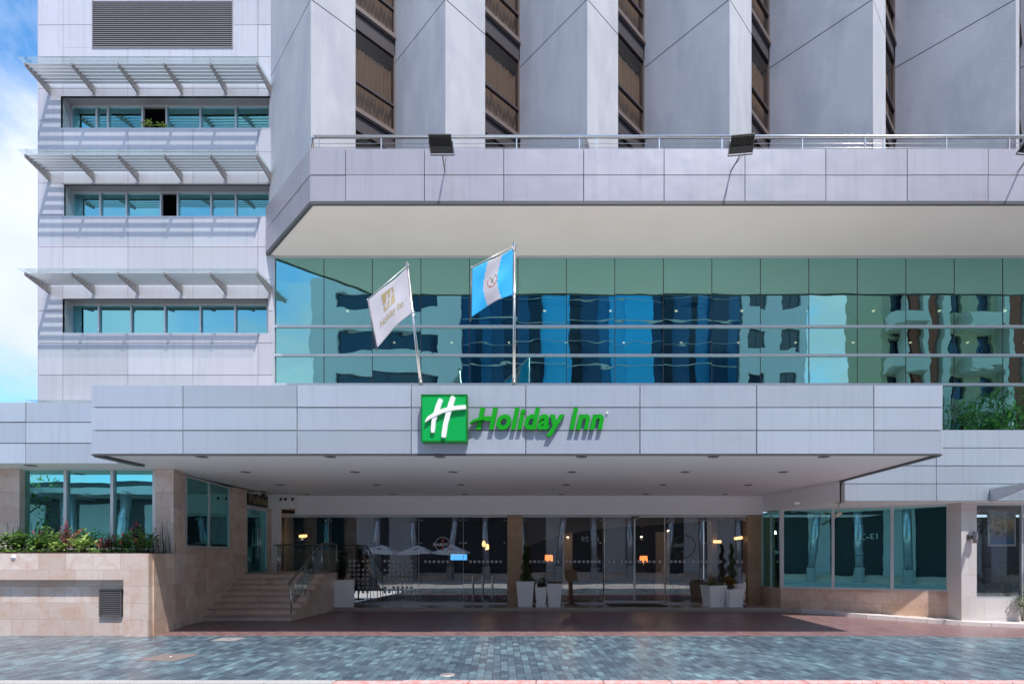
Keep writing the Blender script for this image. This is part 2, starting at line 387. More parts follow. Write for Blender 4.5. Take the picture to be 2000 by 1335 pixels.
# porch floor with its edge following the wing on the right
edge = [(-7.2, 17.33), (6.9, 17.33), (7.9, 17.02), (9.36, 15.95), (11.5, 15.12), (13.0, 14.70), (18, 14.25), (40, 14)]
def gz(p): return ground_h(p[0], p[1])
g = MB()
pl = edge[:3] + [(7.9, 26), (-7.2, 26)]
g.prism(pl, [-.3]*5, [.12]*5)
struct(g.build('porch_floor', M['lobby_floor'], bevel=.006))
g = MB()
for (a, b) in zip(edge[2:-1], edge[3:]):
    n = max(1, int(math.hypot(b[0]-a[0], b[1]-a[1]) / .75))
    for i in range(n):
        p = (a[0]+(b[0]-a[0])*i/n, a[1]+(b[1]-a[1])*i/n); q = (a[0]+(b[0]-a[0])*(i+.992)/n, a[1]+(b[1]-a[1])*(i+.992)/n)
        dz = .12; back = .45
        g.prism([p, q, (q[0]+.12, q[1]+back), (p[0]+.12, p[1]+back)], [gz(p)-.3]*4, [gz(p)+dz, gz(q)+dz, gz(q)+dz+.004, gz(p)+dz+.004])
struct(g.build('pale_kerb', M['tile_rt'], bevel=.008))
g = MB()
pts = [(p[0]+.12, p[1]+.44) for p in edge[2:]]
for a, b in zip(pts[:-1], pts[1:]):
    g.prism([a, b, (b[0], 20), (a[0], 20)], [-.5]*4, [gz(a)+.116, gz(b)+.116, gz(b)+.116, gz(a)+.116])
struct(g.build('side_walkway', M['tile_rt']))

# ================================================================== HOTEL BUILDING
ZS = EYE + 2.137                      # canopy soffit
CT = wz(751, 11.0)                    # canopy top
hotel = thing('hotel_building', 'big hotel with folded grey concrete tower above a glass wall and wide entrance canopy', 'building', (0, 15.2, 0))

def cladding(mb, p0, p1, xcuts, zcuts, nrm, gap=.014, th=.035, rnd=R):
    """panels on a vertical plane from p0 to p1 (xy); xcuts are distances along it"""
    d = Vector((p1[0]-p0[0], p1[1]-p0[1], 0)); ln = d.length; d.normalize(); n = Vector((nrm[0], nrm[1], 0))
    for i in range(len(xcuts)-1):
        for j in range(len(zcuts)-1):
            a, b = xcuts[i]+gap/2, xcuts[i+1]-gap/2; c, e = zcuts[j]+gap/2, zcuts[j+1]-gap/2
            if b - a < .02 or e - c < .02: continue
            o = Vector((p0[0], p0[1], 0)); t = rnd.random()
            lo = [o+d*a+Vector((0,0,c)), o+d*b+Vector((0,0,c)), o+d*b+Vector((0,0,e)), o+d*a+Vector((0,0,e))]
            dep = th*(.85+.3*rnd.random())
            mb.hull8(lo, [q+n*dep for q in lo], t)

# --- entrance canopy
CX0, CX1 = wx(177, 11), wx(1842, 11)
canopy = MB()
xc = [0] + [wx(v, 11)-CX0 for v in (357, 580, 803, 1027, 1250, 1478, 1707)] + [CX1-CX0]
cladding(canopy, (CX0, 11.04), (CX1, 11.04), xc, [ZS-.005, wz(840, 11), wz(795, 11), CT], (0, -1), gap=.022)
cladding(canopy, (CX1-.04, 11.0), (CX1-.04, 15.0), [0, 1.3, 2.6, 3.9], [ZS-.005, wz(840, 11), wz(795, 11), CT], (1, 0))
cladding(canopy, (CX0+.04, 15.0), (CX0+.04, 11.0), [0, 1.3, 2.6, 3.9], [ZS-.005, wz(840, 11), wz(795, 11), CT], (-1, 0))
can = canopy.build('entrance_canopy', M['panel'], hotel)
g = MB()
g.box(CX0+.06, CX1-.06, 11.045, 15.0, ZS+.06, CT-.03)
g.build('roof_deck', M['concrete'], can)
g = MB()
g.prism([(CX0+.04, 11.06), (CX1-.04, 11.06), (CX1-.04, 14.9), (7.26, 18.6), (CX0+.04, 18.6)], ZS, ZS+.05)
g.prism([(-24, 12.2), (CX0+.04, 12.2), (CX0+.04, 13.6), (-24, 13.6)], ZS, ZS+.05)
g.build('soffit', M['soffit'], can)
g = MB(); g.box(-24, -9.0, 13.62, 26, ZS+.055, ZS+.10); g.build('wing_roof', M['concrete'], hotel); g = MB(); g.box(8.05, 24, 18.6, 20.7, 3.41, 3.45); g.build('wing_roof', M['concrete'], hotel)
g = MB()                                            # dark drip edges
g.box(CX0+.01, CX1-.01, 11.00, 11.06, ZS-.03, ZS-.008)
g.prism([(CX1-.10, 11.07), (CX1-.0, 11.07), (CX1-.0, 14.84), (CX1-.10, 14.84)], ZS-.04, ZS+.1)
g.prism([(CX0-.0, 11.07), (CX0+.16, 11.07), (CX0+.16, 12.25), (CX0-.0, 12.25)], ZS-.05, ZS+.1)
g.build('drip_trim', M['trim'], can)
rows = {11.28: (394, 645, 859, 1136, 1393, 1609), 13.30: (480, 693, 885, 1117, 1338, 1529), 15.65: (548, 736, 900, 1106, 1295, 1462), 18.0: (600, 767, 907, 1097, 1261, 1416), 12.35: (60,)}
for yy, xs in rows.items():
    for x in xs:
        c = (wx(x, yy), yy, ZS)
        m = MB(); m.lathe(c, [(.115, 0), (.115, -.012), (.09, -.012), (.085, .04), (0, .045)], 20); r = m.build('downlight', M['darksteel'], can)
        m = MB(); m.lathe((c[0]+.005, c[1], c[2]-.004), [(0, 0), (.055, 0), (.05, .03)], 14); m.build('lamp_glass', M['spot_off'], r)
# --- beams behind the canopy
g = MB()
g.box(-9.0, 7.26, 18.5, 19.3, 3.235, ZS-.002)
g.prism([(7.26, 18.5), (7.98, 14.9), (8.04, 14.9), (8.04, 18.5)], 3.32, ZS-.003)
g.box(wx(527, 18.2), wx(575, 18.2), 18.05, 18.5, 3.42, ZS-.004)
g.box(wx(527, 18.2), wx(541, 18.2), 18.3, 18.5, .12+1.13, 3.42)
g.prism([(8.04, 14.95), (20, 14.95), (20, 18.6), (8.04, 18.6)], 3.322, 3.40)
g.prism([(7.26, 18.5), (8.04, 14.95), (8.04, 18.5)], 3.322, 3.40)
g.build('beam', M['white'], hotel)
# --- left wing parapet, right wing fascia
g = MB(); cladding(g, (-24, 12.18), (CX0+.3, 12.18), [0, 2.2, 4.5, 6.8, 9.1, 24+wx(50, 12.14), 24+CX0+.3], [ZS, wz(865, 12.14), wz(824, 12.14), wz(785, 12.14)], (0, -1), .02)
lp = g.build('left_fascia', M['panel'], hotel)
g = MB(); g.box(-24, CX0+.2, 12.185, 12.4, ZS+.055, wz(786, 12.14)); g.box(-24, CX0+.2, 12.4, 15.1, 4.9, 5.15); g.build('backing', M['gap'], lp)
zr = [3.325, wz(944, 14.85), wz(909, 14.85), wz(874, 14.85), wz(838.5, 14.85)]
x0 = 8.09; v1 = wx(1829, 14.85)-x0
g = MB(); cladding(g, (x0, 14.89), (24, 14.89), [0, v1, v1+3.6, v1+7.2, v1+10.8], zr, (0, -1), .02)
rp = g.build('right_fascia', M['panel'], hotel)
g = MB(); g.box(x0-.03, 24, 14.895, 15.1, 3.36, wz(839.5, 14.85)); g.box(8.0, x0-.005, 14.86, 14.95, 3.3, ZS+.1); g.build('backing', M['gap'], rp)
g = MB(); g.box(8.0, 8.10, 14.83, 14.90, 3.27, ZS-.05); g.build('corner_trim', M['trim'], rp)

# --- upper overhang
OY = 12.96; OB, OT = wz(398, OY), wz(290, OY); OX = wx(607, OY); OM = wz(342, OY)
chx, chy = OX-2.27, OY+2.22
g = MB()
cuts = [0] + [wx(v, OY)-OX for v in (675, 829, 984, 1140, 1297, 1455, 1613, 1772, 1930)]
cuts += [cuts[-1]+1.96, cuts[-1]+3.92]
cladding(g, (OX, OY+.035), (26, OY+.035), cuts, [OB+.06, OM, OT], (0, -1), .018)
ln = math.hypot(2.27, 2.22)
cladding(g, (chx, chy), (OX, OY+.03), [0, .55, 1.55, 2.55, ln], [OB+.06, OM, OT], (-.70, -.71), .018)
ov = g.build('upper_overhang', M['panel_mauve'], hotel)
g = MB()
g.prism([(OX+.03, OY+.045), (26, OY+.045), (26, 15.25), (chx+.08, 15.25), (chx+.08, chy+.02)], OB+.05, OT-.01)
g.build('backing', M['gap'], ov)
g = MB()
g.prism([(OX, OY-.015), (26, OY-.015), (26, OY+.05), (OX+.03, OY+.05)], OB-.02, OB+.052)
g.prism([(chx-.03, chy-.01), (OX, OY-.015), (OX+.03, OY+.05), (chx+.03, chy+.05)], OB-.02, OB+.052)
g.build('edge_trim', M['trim'], ov)
g = MB()
g.prism([(OX+.05, OY+.055), (26, OY+.055), (26, 15.18), (chx+.09, 15.18)], OB, OB+.045)
g.build('soffit', M['cream_soffit'], ov)
# railing on the overhang
TY = 13.05
VXs = [wx(607, TY), wx(870, TY), wx(1147, TY), wx(1425, TY), wx(1705, TY), wx(1984, TY)]
VXs += [VXs[-1]+3.5*i for i in (1, 2)]
RZ = wz(268, 13.0)
g = MB()
g.tube([(OX+.02, 12.99, OT-.02), (OX+.02, 12.99, RZ-.04), (OX+.09, 12.99, RZ)], .038, 10)
g.tube([(OX+.06, 12.99, RZ), (26, 12.99, RZ)], .042, 12)
rail = g.build('roof_railing', M['steel'], hotel)
g = MB(); g.tube([(OX+.1, 12.99, wz(281, 13)), (26, 12.99, wz(281, 13))], .006, 6); g.tube([(OX+.1, 12.99, wz(289, 13)), (26, 12.99, wz(289, 13))], .006, 6)
g.build('rail_wire', M['steel'], rail)
for i, v in enumerate(VXs[:-1]):
    for dx in (.22, 1.75, 3.28):
        if i == 0 and dx > 3: dx = 3.1
        g = MB(); g.box(v+dx-.014, v+dx+.014, 12.975, 13.005, OT-.02, RZ-.03); g.build('post', M['steel'], rail)

# --- folded tower
DP = 1.76
g = MB(); JT = 15.42
def wall_seg(mb, a, b, z0, z1, mi=0, joint=True):
    zs = [(z0, JT-.012), (JT+.012, z1)] if joint and z0 < JT < z1 else [(z0, z1)]
    for s, e in zs: mb.face([(a[0], a[1], s), (b[0], b[1], s), (b[0], b[1], e), (a[0], a[1], e)], .5, mi)
TB, TT = OT-.3, 27.0
first = (OX-2.27+.03, TY+2.2)
wall_seg(g, first, (VXs[0], TY), TB, TT)
bays = []
for i, v in enumerate(VXs[:-1]):
    nx = VXs[i+1]; per = nx-v
    half = per*.5 if i else per*.485
    wl = (v+half*(.80/1.62), TY+half*(.80/1.62)*1.03)
    we = (v+half, TY+half*1.03)
    bays.append((v, wl, we, nx))
    wall_seg(g, (v, TY), wl, TB, TT)
    wall_seg(g, we, (nx, TY), TB, TT)
    # reveals on both sides of the window slot, and the dark joint channel behind
    q = .10
    wall_seg(g, wl, (wl[0]-q, wl[1]+q), TB, TT); wall_seg(g, (we[0]-q*.3, we[1]+q*.3), we, TB, TT)
tw = g.build('tower_wall', M['plaster'], hotel)
g = MB()
def inset(p, d=.02): return (p[0], p[1]+d)
pp = [inset(first)]
for (v, wl, we, nx) in bays: pp += [inset((v, TY), .03), (wl[0]-.14, wl[1]+.16), (we[0]-.16, we[1]+.16), inset(we)]
g2 = []
for a, b in zip(pp[:-1], pp[1:]): g.face([(a[0], a[1], JT-.03), (b[0], b[1], JT-.03), (b[0], b[1], JT+.03), (a[0], a[1], JT+.03)])
for (v, wl, we, nx) in bays: g.face([(we[0], we[1]+.02, JT-.03), (nx, TY+.02, JT-.03), (nx, TY+.02, JT+.03), (we[0], we[1]+.02, JT+.03)])
g.prism([(-8.1, 16.2), (26, 16.2), (26, 16.3), (-8.1, 16.3)], TB, TT)  # dark sheet stands for the unlit rooms behind the windows
g.build('joint_and_dark_backing', M['gap'], tw)
# windows of the tower
FH = 2.66
def tower_windows(bi, v, wl, we):
    d = Vector((we[0]-wl[0], we[1]-wl[1], 0)); W = d.length; d.normalize(); n = Vector((-d.y, d.x, 0))      # n points inwards
    base = Vector((wl[0], wl[1], 0))
    def P(s, o, z): q = base + d*s + n*o; return (q.x, q.y, z)
    def bar(mb, s0, s1, o0, o1, z0, z1, mi=0):
        mb.hull8([P(s0,o1,z0), P(s1,o1,z0), P(s1,o1,z1), P(s0,o1,z1)], [P(s0,o0,z0), P(s1,o0,z0), P(s1,o0,z1), P(s0,o0,z1)], .5, mi)
    for fl in range(-1, 4):
        b = 13.39 + FH*fl + .0
        m = MB()
        bar(m, 0, W, .0, .16, b, b+.115)
        bar(m, 0, .035, .05, .14, b+.115, b+2.23); bar(m, W-.035, W, .05, .14, b+.115, b+2.23)
        bar(m, .035, W-.035, .045, .13, b+.80, b+.855, 1)
        bar(m, .035, W-.035, .045, .13, b+2.19, b+2.23, 1)
        bar(m, 0, W, .07, .15, b+2.23, b+FH-.02, 1)
        bar(m, 0, W, .02, .10, b-.045, b-.004, 1)
        f = m.build('tower_window', [M['bronze'], M['bronze_dk']], hotel)
        m = MB()
        m.face([P(.035, .09, b+.115), P(W-.035, .09, b+.115), P(W-.035, .09, b+.80), P(.035, .09, b+.80)])
        m.build('pane', M['bronze_glass'], f)
        m = MB()
        m.face([P(.035, .09, b+.855), P(W-.035, .09, b+.855), P(W-.035, .09, b+2.19), P(.035, .09, b+2.19)])
        m.build('pane', M['bronze_glass'], f)
        m = MB(); ns = 56; top = b+1.86; vs = []; fs = []
        ph = R.random()*6
        for k in range(ns+1):
            s = .02+(W-.04)*k/ns; wv = .035*math.sin(k*1.15+ph)+.018*math.sin(k*.47+ph*2)
            vs += [P(s, .22+wv, b+.08+.02*math.sin(k*.9)), P(s, .22+wv*.5, top)]
        for k in range(ns): fs.append((2*k, 2*k+2, 2*k+3, 2*k+1))
        m.raw(vs, fs, smooth=True); m.build('curtain', M['curtain'], f)
M['curtain'] = simple('drape_cloth', (.52, .46, .41), .9, var=.15, nscale=5)
for i, (v, wl, we, nx) in enumerate(bays[:6]): tower_windows(i, v, wl, we)

# --- curtain wall
GY = 15.2; GX0 = wx(538, GY); PW = 94.7*GY/F
hor = [wz(751, GY), wz(694, GY), wz(638, GY), OB]
g = MB()
xs = [GX0 + PW*i for i in range(19)]
for z in (hor[1], hor[2]): g.box(GX0, xs[-1], GY-.05, GY+.03, z-.032, z+.032, mi=0)
g.box(GX0, xs[-1], GY-.06, GY+.03, hor[0]-.035, hor[0]+.03)
g.box(GX0, xs[-1], GY-.03, GY+.05, OB-.07, OB-.002)
g.box(GX0-.05, GX0, GY-.05, GY+.05, 4.0, OB)
g.box(GX0, xs[-1], GY-.03, GY+.05, 5.25, 5.33)
cw = g.build('curtain_wall', M['frame'], hotel)
for x in xs[1:-1]:
    g = MB()
    for a, b in ((5.33, hor[0]-.04), (hor[0]+.035, hor[1]-.034), (hor[1]+.034, hor[2]-.034), (hor[2]+.034, OB-.075)): g.box(x-.010, x+.010, GY-.004, GY+.06, a, b)
    g.build('mullion', M['gap'], cw)
for i in range(18):
    bands = [(5.33, hor[0]-.036)] if xs[i] > 6 else []
    bands += [(hor[0]+.03, hor[1]-.032), (hor[1]+.032, hor[2]-.032), (hor[2]+.032, OB-.07)]
    for a, b in bands:
        tx = (R.random()-.5)*.004; tz = (R.random()-.5)*.003
        g = MB(); g.face([(xs[i]+.008, GY-tx, a), (xs[i+1]-.008, GY+tx, a), (xs[i+1]-.008, GY+tx+tz, b), (xs[i]+.008, GY-tx+tz, b)])
        g.build('glass_pane', M['curtain_glass'], cw)
# interior of the upper floor
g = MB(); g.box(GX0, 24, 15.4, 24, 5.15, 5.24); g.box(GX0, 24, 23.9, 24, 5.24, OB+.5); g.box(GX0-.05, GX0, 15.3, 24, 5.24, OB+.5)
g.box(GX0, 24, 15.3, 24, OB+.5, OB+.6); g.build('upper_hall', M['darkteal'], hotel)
g = MB()
for x in range(14):
    for yy in (17.0, 19.5): g.lathe((-6.6+2.1*x+(yy-17)*.3, yy, OB-.75+(yy-17)*.0), [(0, 0), (.045, 0), (.045, .03)], 10)
g.build('ceiling_spots', M['spot'], hotel)

# --- ground floor glass front
SY = 18.83; GZ0, GZ1 = .16, 3.20
front = MB()
front.box(wx(541, SY), wx(1487, SY), SY-.05, SY+.05, 3.17, 3.30)
for a, b in ((641, 991), (1020, 1180), (1300, 1460)): front.box(wx(a, SY), wx(b, SY), SY-.03, SY+.03, .12, .165)
front.box(wx(541, SY), wx(641, SY), SY-.03, SY+.03, 1.25, 1.29)
fr = front.build('glass_front', M['frame'], hotel)
def stone_col(xa, xb, name='stone_pillar', y0=18.72, y1=19.2, z0=.12, z1=3.235, mat='cafe_tile'):
    g = MB(); g.box(xa, xb, y0, y1, z0, z1); g.build(name, M[mat], hotel, bevel=.004)
stone_col(wx(991, 18.75), wx(1020, 18.75)); stone_col(wx(1460, 18.75), wx(1487, 18.75))
seams = [555, 642, 730, 818, 905, 991]; seams2 = [1020, 1099, 1178]; seams3 = [1300, 1382, 1462]
def fit_disc(x, z, parent):
    g = MB(); g.lathe((x, SY-.03, z), [(0, -.01), (.028, -.01), (.03, .0), (.03, .03)], 12, ax='y'); g.build('glass_fitting', M['steel'], parent)
for grp, z0 in ((seams, .165), (seams2, .165), (seams3, .165)):
    for a, b in zip(grp[:-1], grp[1:]):
        g = MB(); zz = z0 if a != 555 else 1.29
        g.box(wx(a, SY)+.006, wx(b, SY)-.006, SY-.006, SY+.006, zz, 3.168)
        p = g.build('glass_pane', M['shop_glass'], fr)
    for k, a in enumerate(grp):
        for s in (-1, 1):
            if (k == 0 and s < 0) or (k == len(grp)-1 and s > 0): continue
            for z in (.30, 2.26, 3.06):
                if z < 1 and a < 600: continue
                fit_disc(wx(a, SY)+s*.10, z, fr)
        if 0 < k < len(grp)-1:
            g = MB(); g.tube([(wx(a, SY)-.1, SY-.035, 2.26), (wx(a, SY)+.1, SY-.035, 2.26)], .009, 8); g.build('spider_arm', M['steel'], fr)
            g = MB(); g.box(wx(a, SY)-.005, wx(a, SY)+.005, SY-.009, SY+.009, .17, 3.165); g.build('glass_seam', M['frame'], fr)
for a, b in ((1180, 1240), (1240, 1300)):           # sliding doors
    g = MB(); A, B = wx(a, SY), wx(b, SY)
    g.box(A, A+.03, SY+.08, SY+.12, .13, 3.165); g.box(B-.03, B, SY+.08, SY+.12, .13, 3.165); g.box(A+.03, B-.03, SY+.08, SY+.12, .13, .22)
    d = g.build('sliding_door', M['frame'], hotel)
    g = MB(); g.box(A+.03, B-.03, SY+.095, SY+.105, .22, 3.16); g.build('pane', M['shop_glass'], d)
g = MB(); g.box(wx(1233, SY)-.0, wx(1249, SY), SY-.2, SY-.05, 3.12, 3.168); g.build('door_sensor', M['black'], fr)
for x in (923, 942, 961):
    g = MB(); X = wx(x, 18.7); g.tube([(X, 18.72, .22), (X, 18.72, 1.12)], .022, 10)
    for z in (.35, 1.0): g.tube([(X, 18.72, z), (X, 18.83, z)], .012, 8)
    g.build('door_handle', M['white_em'], fr)
# frosted squares on the glass
g = MB(); q = .045
def sq(px, py):
    X, Z = wx(px, SY), wz(py, SY); g.box(X-q, X+q, SY-.010, SY-.0065, Z-q, Z+q)
for i in range(16):
    for j in range(8):
        x = 675+i*8.55; y = 1095+j*8.6
        if R.random() < (.18 if i < 8 else .08) or i == 8 or 725 < x < 735: continue
        sq(x, y)
for a, n in ((831, 3), (857, 2), (874, 1), (919, 8), (1036, 4), (1065, 4), (1106, 7), (1162, 2), (1190, 2), (1214, 5), (1252, 4), (1289, 1), (1311, 4), (1355, 4), (1391, 3), (1440, 2)):
    for i in range(n): sq(a+i*8.4, 1096)
g.build('frosted_pattern', M['frost'], fr)

# side lights of the wing (right): window wall, plinth, glass
A0, B0 = (7.45, 17.5), (11.75, 15.72)
def onwall(t, o=0):
    dx, dy = B0[0]-A0[0], B0[1]-A0[1]; l = math.hypot(dx, dy); n = (dy/l, -dx/l)
    return (A0[0]+dx*t+n[0]*o, A0[1]+dy*t+n[1]*o)
def wbar(mb, t0, t1, o0, o1, z0, z1, mi=0):
    a, b, c, d = onwall(t0, o1), onwall(t1, o1), onwall(t1, o0), onwall(t0, o0)
    mb.prism([a, b, c, d], z0, z1, .5, mi)
g = MB(); wbar(g, 0, 1, -.25, .05, [-.3]*4, [.75]*4)
g.prism([(7.32, 18.75), A0, (A0[0]+.25, A0[1]+.1), (7.6, 18.75)], -.3, .75)
g.build('window_plinth', M['stone_rt'], hotel)
ts = [.012]
for x in (1627, 1742):
    # solve for the wall position seen at that column
    k = (x-VX)/F; dx, dy = B0[0]-A0[0], B0[1]-A0[1]; ts.append((k*A0[1]-A0[0])/(dx-k*dy))
ts.append(.988)
g = MB()
wbar(g, 0, 1, -.06, .03, .752, .80); wbar(g, 0, 1, -.06, .03, 3.275, 3.32)
for t in ts: wbar(g, t-.009, t+.009, -.06, .035, .80, 3.275)
wf = g.build('wing_window', M['frame'], hotel)
for a, b in zip(ts[:-1], ts[1:]):
    g = MB(); p, r = onwall(a+.009, -.01), onwall(b-.009, -.01); e = (R.random()-.5)*.01
    g.face([(p[0], p[1], .80), (r[0], r[1]+e, .80), (r[0], r[1]+e, 3.275), (p[0], p[1], 3.275)]); g.build('pane', M['teal_glass'], wf)
g = MB()
for f in (0, .5, 1): 
    px_, py_ = 7.32+(A0[0]-7.32)*f, 18.72+(A0[1]-18.72)*f
    g.box(px_-.03, px_+.03, py_-.03, py_+.03, .752, 3.32)
nf = g.build('narrow_window', M['frame'], hotel)
g = MB(); g.face([(7.32, 18.72, .76), (A0[0], A0[1], .76), (A0[0], A0[1], 3.3), (7.32, 18.72, 3.3)]); g.build('pane', M['teal_glass'], nf)
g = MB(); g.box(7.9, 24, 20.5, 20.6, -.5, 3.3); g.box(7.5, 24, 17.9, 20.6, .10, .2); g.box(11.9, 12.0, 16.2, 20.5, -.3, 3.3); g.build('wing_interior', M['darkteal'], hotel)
# pale pillar and right-hand window
g = MB(); g.box(11.63, 12.07, 15.2, 15.8, -.3, 3.318); g.build('tiled_pillar', M['tile_rt'], hotel, bevel=.004)
g = MB(); g.box(12.074, 24, 15.3, 15.5, -.4, .57); g.build('tiled_plinth', M['tile_rt'], hotel)
g = MB(); RY = 15.4
xr = [12.075, wx(1993, RY), wx(1993, RY)+1.5, wx(1993, RY)+3.0, wx(1993, RY)+4.5]
g.box(12.075, xr[-1], RY-.05, RY+.04, .572, .63); g.box(12.075, xr[-1], RY-.05, RY+.04, 3.25, 3.318)
for x in xr: g.box(x-.0, x+.05, RY-.05, RY+.04, .63, 3.25)
rw = g.build('shop_window', M['frame'], hotel)
for a, b in zip(xr[:-1], xr[1:]):
    g = MB(); g.face([(a+.05, RY, .63), (b, RY, .63), (b, RY, 3.25), (a+.05, RY, 3.25)]); g.build('pane', M['shop_glass'], rw)
# glass awning over the right-hand window
g = MB(); az = wz(949, 14.2)
g.box(12.02, 20, 13.6, 14.8, az+.02, az+.032)
aw = g.build('glass_awning', M['roof_glass'], hotel)
for x in (12.15, 14.15, 16.15, 18.15):
    g = MB()
    g.hull8([(x, 14.84, az-.36), (x+.05, 14.84, az-.36), (x+.05, 14.84, az+.01), (x, 14.84, az+.01)], [(x, 13.7, az-.10), (x+.05, 13.7, az-.10), (x+.05, 13.7, az+.01), (x, 13.7, az+.01)])
    g.build('awning_bracket', M['frame'], aw)

# left wing: pillars, windows over the planter, side wall
g = MB(); g.box(-15.5, wx(38, 12.85), 12.85, 13.35, 0, ZS-.004); g.build('stone_pillar', M['stone'], hotel, bevel=.004)
WL = [(-8.94, 11.86), (-9.18, 12.87), (-9.42, 13.6), (-9.72, 14.9), (-9.72, 18.75)]
g = MB(); g.prism([(wx(303, 12.85), 12.85), (-9.18, 12.85), (-9.42, 13.6), (-9.9, 13.6)], 1.0, ZS-.004); g.build('stone_pillar', M['stone'], hotel, bevel=.004)
LX0, LX1 = wx(42, 12.97), wx(303, 12.97)
g = MB()
lz0, lz1 = 1.98, wz(918.5, 12.97)
g.box(LX0-.02, LX1, 12.93, 13.02, lz0-.05, lz0); g.box(LX0-.02, LX1, 12.93, 13.02, lz1, ZS-.006)
lx = [LX0, wx(130, 12.97), wx(221, 12.97), LX1]
for x in lx: g.box(x-.035, x+.035, 12.925, 13.02, lz0, lz1)
lw = g.build('wing_window', M['frame'], hotel)
for a, b in zip(lx[:-1], lx[1:]):
    g = MB(); e = (R.random()-.5)*.01; g.face([(a+.035, 12.98, lz0), (b-.035, 12.98+e, lz0), (b-.035, 12.98+e, lz1), (a+.035, 12.98, lz1)]); g.build('pane', M['teal_glass'], lw)
g = MB(); g.box(-16, -9.75, 13.0, 13.2, 0, lz0-.052); g.build('window_plinth', M['stone'], hotel)
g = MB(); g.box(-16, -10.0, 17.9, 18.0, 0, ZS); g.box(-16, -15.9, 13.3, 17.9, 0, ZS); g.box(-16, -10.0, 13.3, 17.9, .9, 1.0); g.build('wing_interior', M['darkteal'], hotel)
# side wall along the stairs with its window and the side door
g = MB()
def sw(y0, y1, z0, z1):
    g.box(-9.98, -9.72, y0, y1, z0, z1)
sill = 2.02
g.prism([(-9.42, 13.58), (-9.72, 14.9), (-9.98, 14.9), (-9.98, 13.58)], -.1, sill)
sw(14.9, 15.95, -.1, sill); sw(15.95, 16.85, -.1, ZS-.004); 
g.prism([(-8.94, 11.9), (-9.18, 12.86), (-9.4, 12.86), (-9.16, 11.9)], -.1, 1.84)
g.prism([(-9.18, 12.84), (-9.42, 13.6), (-9.7, 13.6), (-9.4, 12.84)], -.1, 1.2)
g.box(-9.98, -9.722, 18.1, 18.8, -.1, ZS-.01)
g.build('side_wall', M['stone_dk'], hotel)
g = MB()
p0, p1 = (-9.46, 13.66), (-9.74, 15.93)
def sp(t): return (p0[0]+(p1[0]-p0[0])*t, p0[1]+(p1[1]-p0[1])*t)
for t in (0, .5, 1):
    p = sp(t); g.box(p[0]-.03, p[0]+.03, p[1]-.03, p[1]+.03, sill, ZS-.02)
for z in (sill+.02, ZS-.05):
    g.prism([(p0[0]+.03, p0[1]), (p1[0]+.03, p1[1]), (p1[0]-.03, p1[1]), (p0[0]-.03, p0[1])][::1], z-.025, z+.025)
swn = g.build('side_window', M['frame'], hotel)
for t0, t1 in ((0.01, .49), (.51, .99)):
    a, b = sp(t0), sp(t1); g = MB(); g.face([(a[0], a[1], sill+.04), (b[0], b[1], sill+.04), (b[0], b[1], ZS-.07), (a[0], a[1], ZS-.07)]); g.build('pane', M['teal_glass'], swn)
dz1 = 3.30
g = MB(); g.box(-9.80, -9.73, 16.86, 18.09, dz1, dz1+.16); g.box(-9.80, -9.735, 16.86, 18.09, 1.2, 1.275); g.box(-9.80, -9.73, 16.86, 16.90, 1.25, dz1); g.box(-9.80, -9.73, 18.05, 18.09, 1.25, dz1)
sd = g.build('side_door', M['frame'], hotel)
g = MB(); g.box(-9.77, -9.76, 16.90, 17.47, 1.27, dz1); g.box(-9.79, -9.78, 17.48, 18.05, 1.27, dz1); g.build('pane', M['teal_glass'], sd)
g = MB(); 
for yy in (17.40, 17.55):
    g.tube([(-9.68, yy, 1.75), (-9.68, yy, 2.75)], .016, 8); g.tube([(-9.77, yy, 1.85), (-9.68, yy, 1.85)], .01, 6); g.tube([(-9.77, yy, 2.65), (-9.68, yy, 2.65)], .01, 6)
g.build('door_handle', M['steel'], sd)

# interiors: cafe and lobby
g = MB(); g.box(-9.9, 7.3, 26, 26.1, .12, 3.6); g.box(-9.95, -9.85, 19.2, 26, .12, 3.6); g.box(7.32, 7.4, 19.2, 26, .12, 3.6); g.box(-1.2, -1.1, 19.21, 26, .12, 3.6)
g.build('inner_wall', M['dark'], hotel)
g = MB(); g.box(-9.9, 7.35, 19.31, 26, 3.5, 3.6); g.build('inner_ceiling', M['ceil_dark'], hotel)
g = MB(); AY = 19.9
arc = [(1020, 1071), (1036, 1064), (1055, 1056), (1072, 1050), (1100, 1043), (1140, 1036), (1178, 1031), (1240, 1026), (1300, 1022), (1380, 1017), (1470, 1013)]
for (a, b), (c, d) in zip(arc[:-1], arc[1:]):
    g.hull8([(wx(a, AY), AY+.12, wz(b, AY)), (wx(c, AY), AY+.12, wz(d, AY)), (wx(c, AY), AY+.12, 3.49), (wx(a, AY), AY+.12, 3.49)], [(wx(a, AY), AY, wz(b, AY)), (wx(c, AY), AY, wz(d, AY)), (wx(c, AY), AY, 3.49), (wx(a, AY), AY, 3.49)])
g.build('curved_bulkhead', M['arch'], hotel)
g = MB(); g.box(wx(1388, 20.2), wx(1399, 20.2), 20.1, 20.5, .12, 3.4); g.box(wx(1100, 23), wx(1118, 23), 23, 23.3, .12, 3.4); g.box(4.6, 5.2, 24, 24.2, .12, 2.9); g.build('lobby_column', M['lobby_wall'], hotel)

